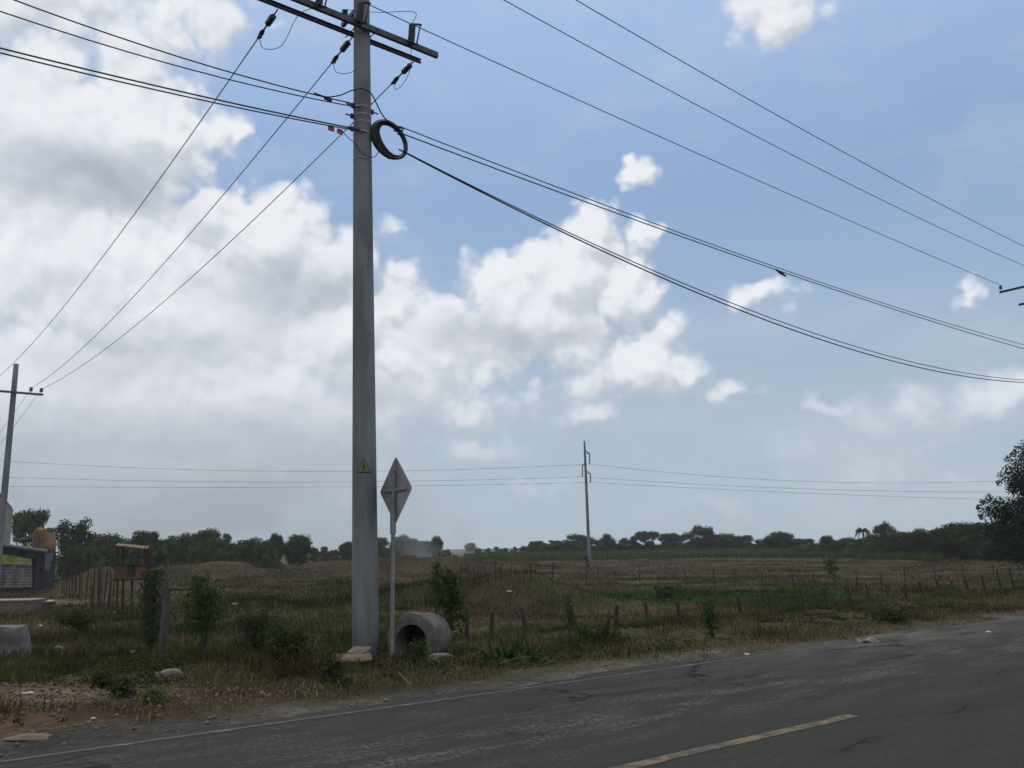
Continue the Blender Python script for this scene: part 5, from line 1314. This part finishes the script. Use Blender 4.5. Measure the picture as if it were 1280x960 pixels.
# loose stones on the shoulder
def stones():
    rng = np.random.default_rng(31); x, y, s, d = pick(5200, rng, -9, 26, .25, 2.6)
    w = np.where(s < -3, 1.0, .5); keep = rng.random(len(x)) < w; x, y = x[keep], y[keep]; n = len(x)
    ico = np.array([(0, 0, 1), (.9, 0, .3), (.28, .86, .3), (-.72, .53, .3), (-.72, -.53, .3), (.28, -.86, .3), (0, 0, -.6)]); f = [(0, 1, 2), (0, 2, 3), (0, 3, 4), (0, 4, 5), (0, 5, 1), (6, 2, 1), (6, 3, 2), (6, 4, 3), (6, 5, 4), (6, 1, 5)]
    sz = .005+.03*rng.random(n)**5; z = land(x, y)
    V = (ico[None]*rng.uniform(.6, 1.3, (n, 7, 1))*sz[:, None, None]*rng.uniform(.6, 1.3, (n, 1, 3))+np.stack([x, y, z+.004], 1)[:, None]).reshape(-1, 3)
    Q = (np.array(f)[None]+np.arange(n)[:, None, None]*7).reshape(-1, 3)
    c0 = hit(60, 868); m_ = 2600; x = c0[0]+rng.normal(0, 1.6, m_); y = c0[1]+rng.normal(0, .7, m_); kp = sd(x, y)[1] > .6; x, y = x[kp], y[kp]; n2_ = len(x)
    s2 = .006+.035*rng.random(n2_)**4; V2 = (ico[None]*rng.uniform(.6, 1.3, (n2_, 7, 1))*s2[:, None, None]*rng.uniform(.6, 1.4, (n2_, 1, 3))+np.stack([x, y, land(x, y)+.003], 1)[:, None]).reshape(-1, 3)
    tag(fastmesh('soil_clods', V2, (np.array(f)[None]+np.arange(n2_)[:, None, None]*7).reshape(-1, 3), M['slab']), 'loose brown soil clods on the bare dirt at lower left', 'soil', None, 'stuff')
    tag(fastmesh('gravel', V, Q, M['rock']), 'loose gravel along the road shoulder', 'gravel', None, 'stuff')
stones()

# ------------------------------------------------------------------ litter
LIT = [(333, 708, .40, 'white bag on the grass bank left of the concrete pole'), (348, 714, .22, 'small white scrap beside the white bag on the bank'), (637, 740, .22, 'white scrap at the foot of the dark heap'),
       (107, 768, .22, 'white scrap below the stake fence'), (142, 766, .20, 'left of two white scraps under the lookout hut'), (152, 767, .20, 'right of two white scraps under the lookout hut'),
       (181, 754, .24, 'white scrap right of the lookout hut legs'), (210, 763, .24, 'white scrap just right of the old grey post'), (217, 757, .2, 'small scrap behind the old grey post'),
       (294, 757, .40, 'larger white scrap right of the young tree'), (273, 761, .2, 'small scrap beside the young tree top'), (166, 816, .2, 'grey scrap left of the old posts'), (269, 800, .16, 'pale scrap at the foot of the young tree'),
       (33, 868, .13, 'white scrap on the brown dirt at lower left'), (116, 899, .06, 'small white scrap by the road at lower left'), (93, 870, .05, 'tiny white speck on the dirt patch'), (88, 719, .3, 'white bag among the stakes left of the hut'), (96, 721, .25, 'second white bag among the stakes'), (370, 832, .12, 'pale scrap in the verge left of the pole'),
       (934, 819, .10, 'white scrap on the far road edge'), (1236, 791, .12, 'pale scrap on the road shoulder at far right'), (55, 734, .25, 'pale scrap in front of the shed curtain'), (50, 783, .2, 'pale scrap above the concrete block')]
for i, (px, py, w, lab) in enumerate(LIT):
    p = hit(px, py)
    if py > 700 and 925 < px: p = flat(px, py, -.0)
    lump('litter', p+np.array([0, 0, w*.10]), (w*.5, w*.32, w*.17), M['litter'] if i % 3 else M['litter2'], lab, 'litter', 40+i, 'scattered litter', random.uniform(0, 3), .45, 2)
p = flat(1086, 802, 0.0)
sheetpiece('crushed_carton', p+np.array([0, 0, .01]), .46, .2, .5, .1, M['litter2'], 'crushed grey carton lying on the far side of the road', 'litter', None, .015, .05)
# fallen fence sticks and twigs on the verge
for (px, py), a, L, lab in (((620, 836), .4, .7, 'dry stick lying on the verge below the fence'), ((672, 838), -.3, .5, 'short dry stick lying near the strap leaved plant')):
    p = hit(px, py)+np.array([0, 0, .05]); mb = MB(); dv_ = np.array([math.cos(a), math.sin(a), .12])*L; mb.tube([(0, 0, 0), dv_*.5+[0, 0, .04], dv_], [.015, .012, .006], 6)
    o = mb.build('stick', M['palewood']); o.location = p; tag(o, lab, 'stick', 'dry sticks')

# ------------------------------------------------------------------ smoke and haze
def smoke(px, py, w, h, Y, dens, label, lean, col=(.74, .76, .80)):
    c = at(px, py, Y); k = Y/F_PX; W, Hh = w*k, h*k; D = W*.8
    z0 = landz(c[0], Y); zt = z0+Hh
    mb = MB(); mb.box((0, 0, Hh/2), (W, D, Hh)); o = mb.build('smoke', None); o.location = (c[0], Y, z0)
    mt = bpy.data.materials.new('drifting_smoke'); mt.use_nodes = True; t = mt.node_tree; t.nodes.clear(); T = NT(t)
    out = T.n('ShaderNodeOutputMaterial'); pv = T.n('ShaderNodeVolumePrincipled'); t.links.new(pv.outputs[0], out.inputs['Volume'])
    pv.inputs['Color'].default_value = (*col, 1); pv.inputs['Anisotropy'].default_value = .2
    tc = T.n('ShaderNodeTexCoord'); ob = tc.outputs['Object']; nv = T.vec('DIVIDE', ob, (W, D, Hh))
    sp = T.n('ShaderNodeSeparateXYZ'); T.put(sp.inputs[0], nv)
    zz = sp.outputs[2]
    # plume axis drifts with height and widens
    xx = T.math('SUBTRACT', sp.outputs[0], T.math('MULTIPLY_ADD', zz, lean, -lean*.5))
    wd = T.math('MULTIPLY_ADD', zz, .20, .14)
    r = T.math('SQRT', T.math('ADD', T.math('POWER', T.math('DIVIDE', xx, wd), 2.0), T.math('POWER', T.math('DIVIDE', sp.outputs[1], .35), 2.0)))
    ns = T.noise(ob, 7.0/W, 4.0, .6)
    v = T.math('MULTIPLY', T.ss(T.math('ADD', r, T.math('MULTIPLY', T.math('SUBTRACT', ns, .5), 1.8)), 1.2, .1), T.ss(zz, 1.0, .35))
    v = T.math('MULTIPLY', v, T.ss(T.math('MAXIMUM', T.math('ABSOLUTE', sp.outputs[0]), T.math('ABSOLUTE', sp.outputs[1])), .5, .36))
    T.put(pv.inputs['Density'], T.math('MULTIPLY', v, dens)); o.data.materials.append(mt)
    tag(o, label, 'smoke', 'smoke plumes', 'stuff')
smoke(505, 650, 170, 130, 172, .020, 'thin grey smoke rising by the sign post', -.25)
smoke(578, 664, 90, 70, 168, .035, 'small smoke puff over the skyline right of the sign', .1)
smoke(540, 678, 220, 26, 160, .012, 'low bluish smoke bank lying along the skyline', .0, (.80, .86, .95))
smoke(400, 670, 90, 60, 240, .02, 'very thin smoke haze left of the pole', .2)
hz = MB().box((0, 240, 6.5), (1500, 1100, 19)).build('haze', None)
mt = bpy.data.materials.new('humid_air'); mt.use_nodes = True; t = mt.node_tree; t.nodes.clear(); Tt = NT(t)
out = Tt.n('ShaderNodeOutputMaterial'); pv = Tt.n('ShaderNodeVolumePrincipled'); t.links.new(pv.outputs[0], out.inputs['Volume'])
pv.inputs['Color'].default_value = (.93, .96, 1.0, 1); pv.inputs['Density'].default_value = .00036; hz.data.materials.append(mt)
tag(hz, 'humid pale air over the whole field', 'haze', None, 'stuff')
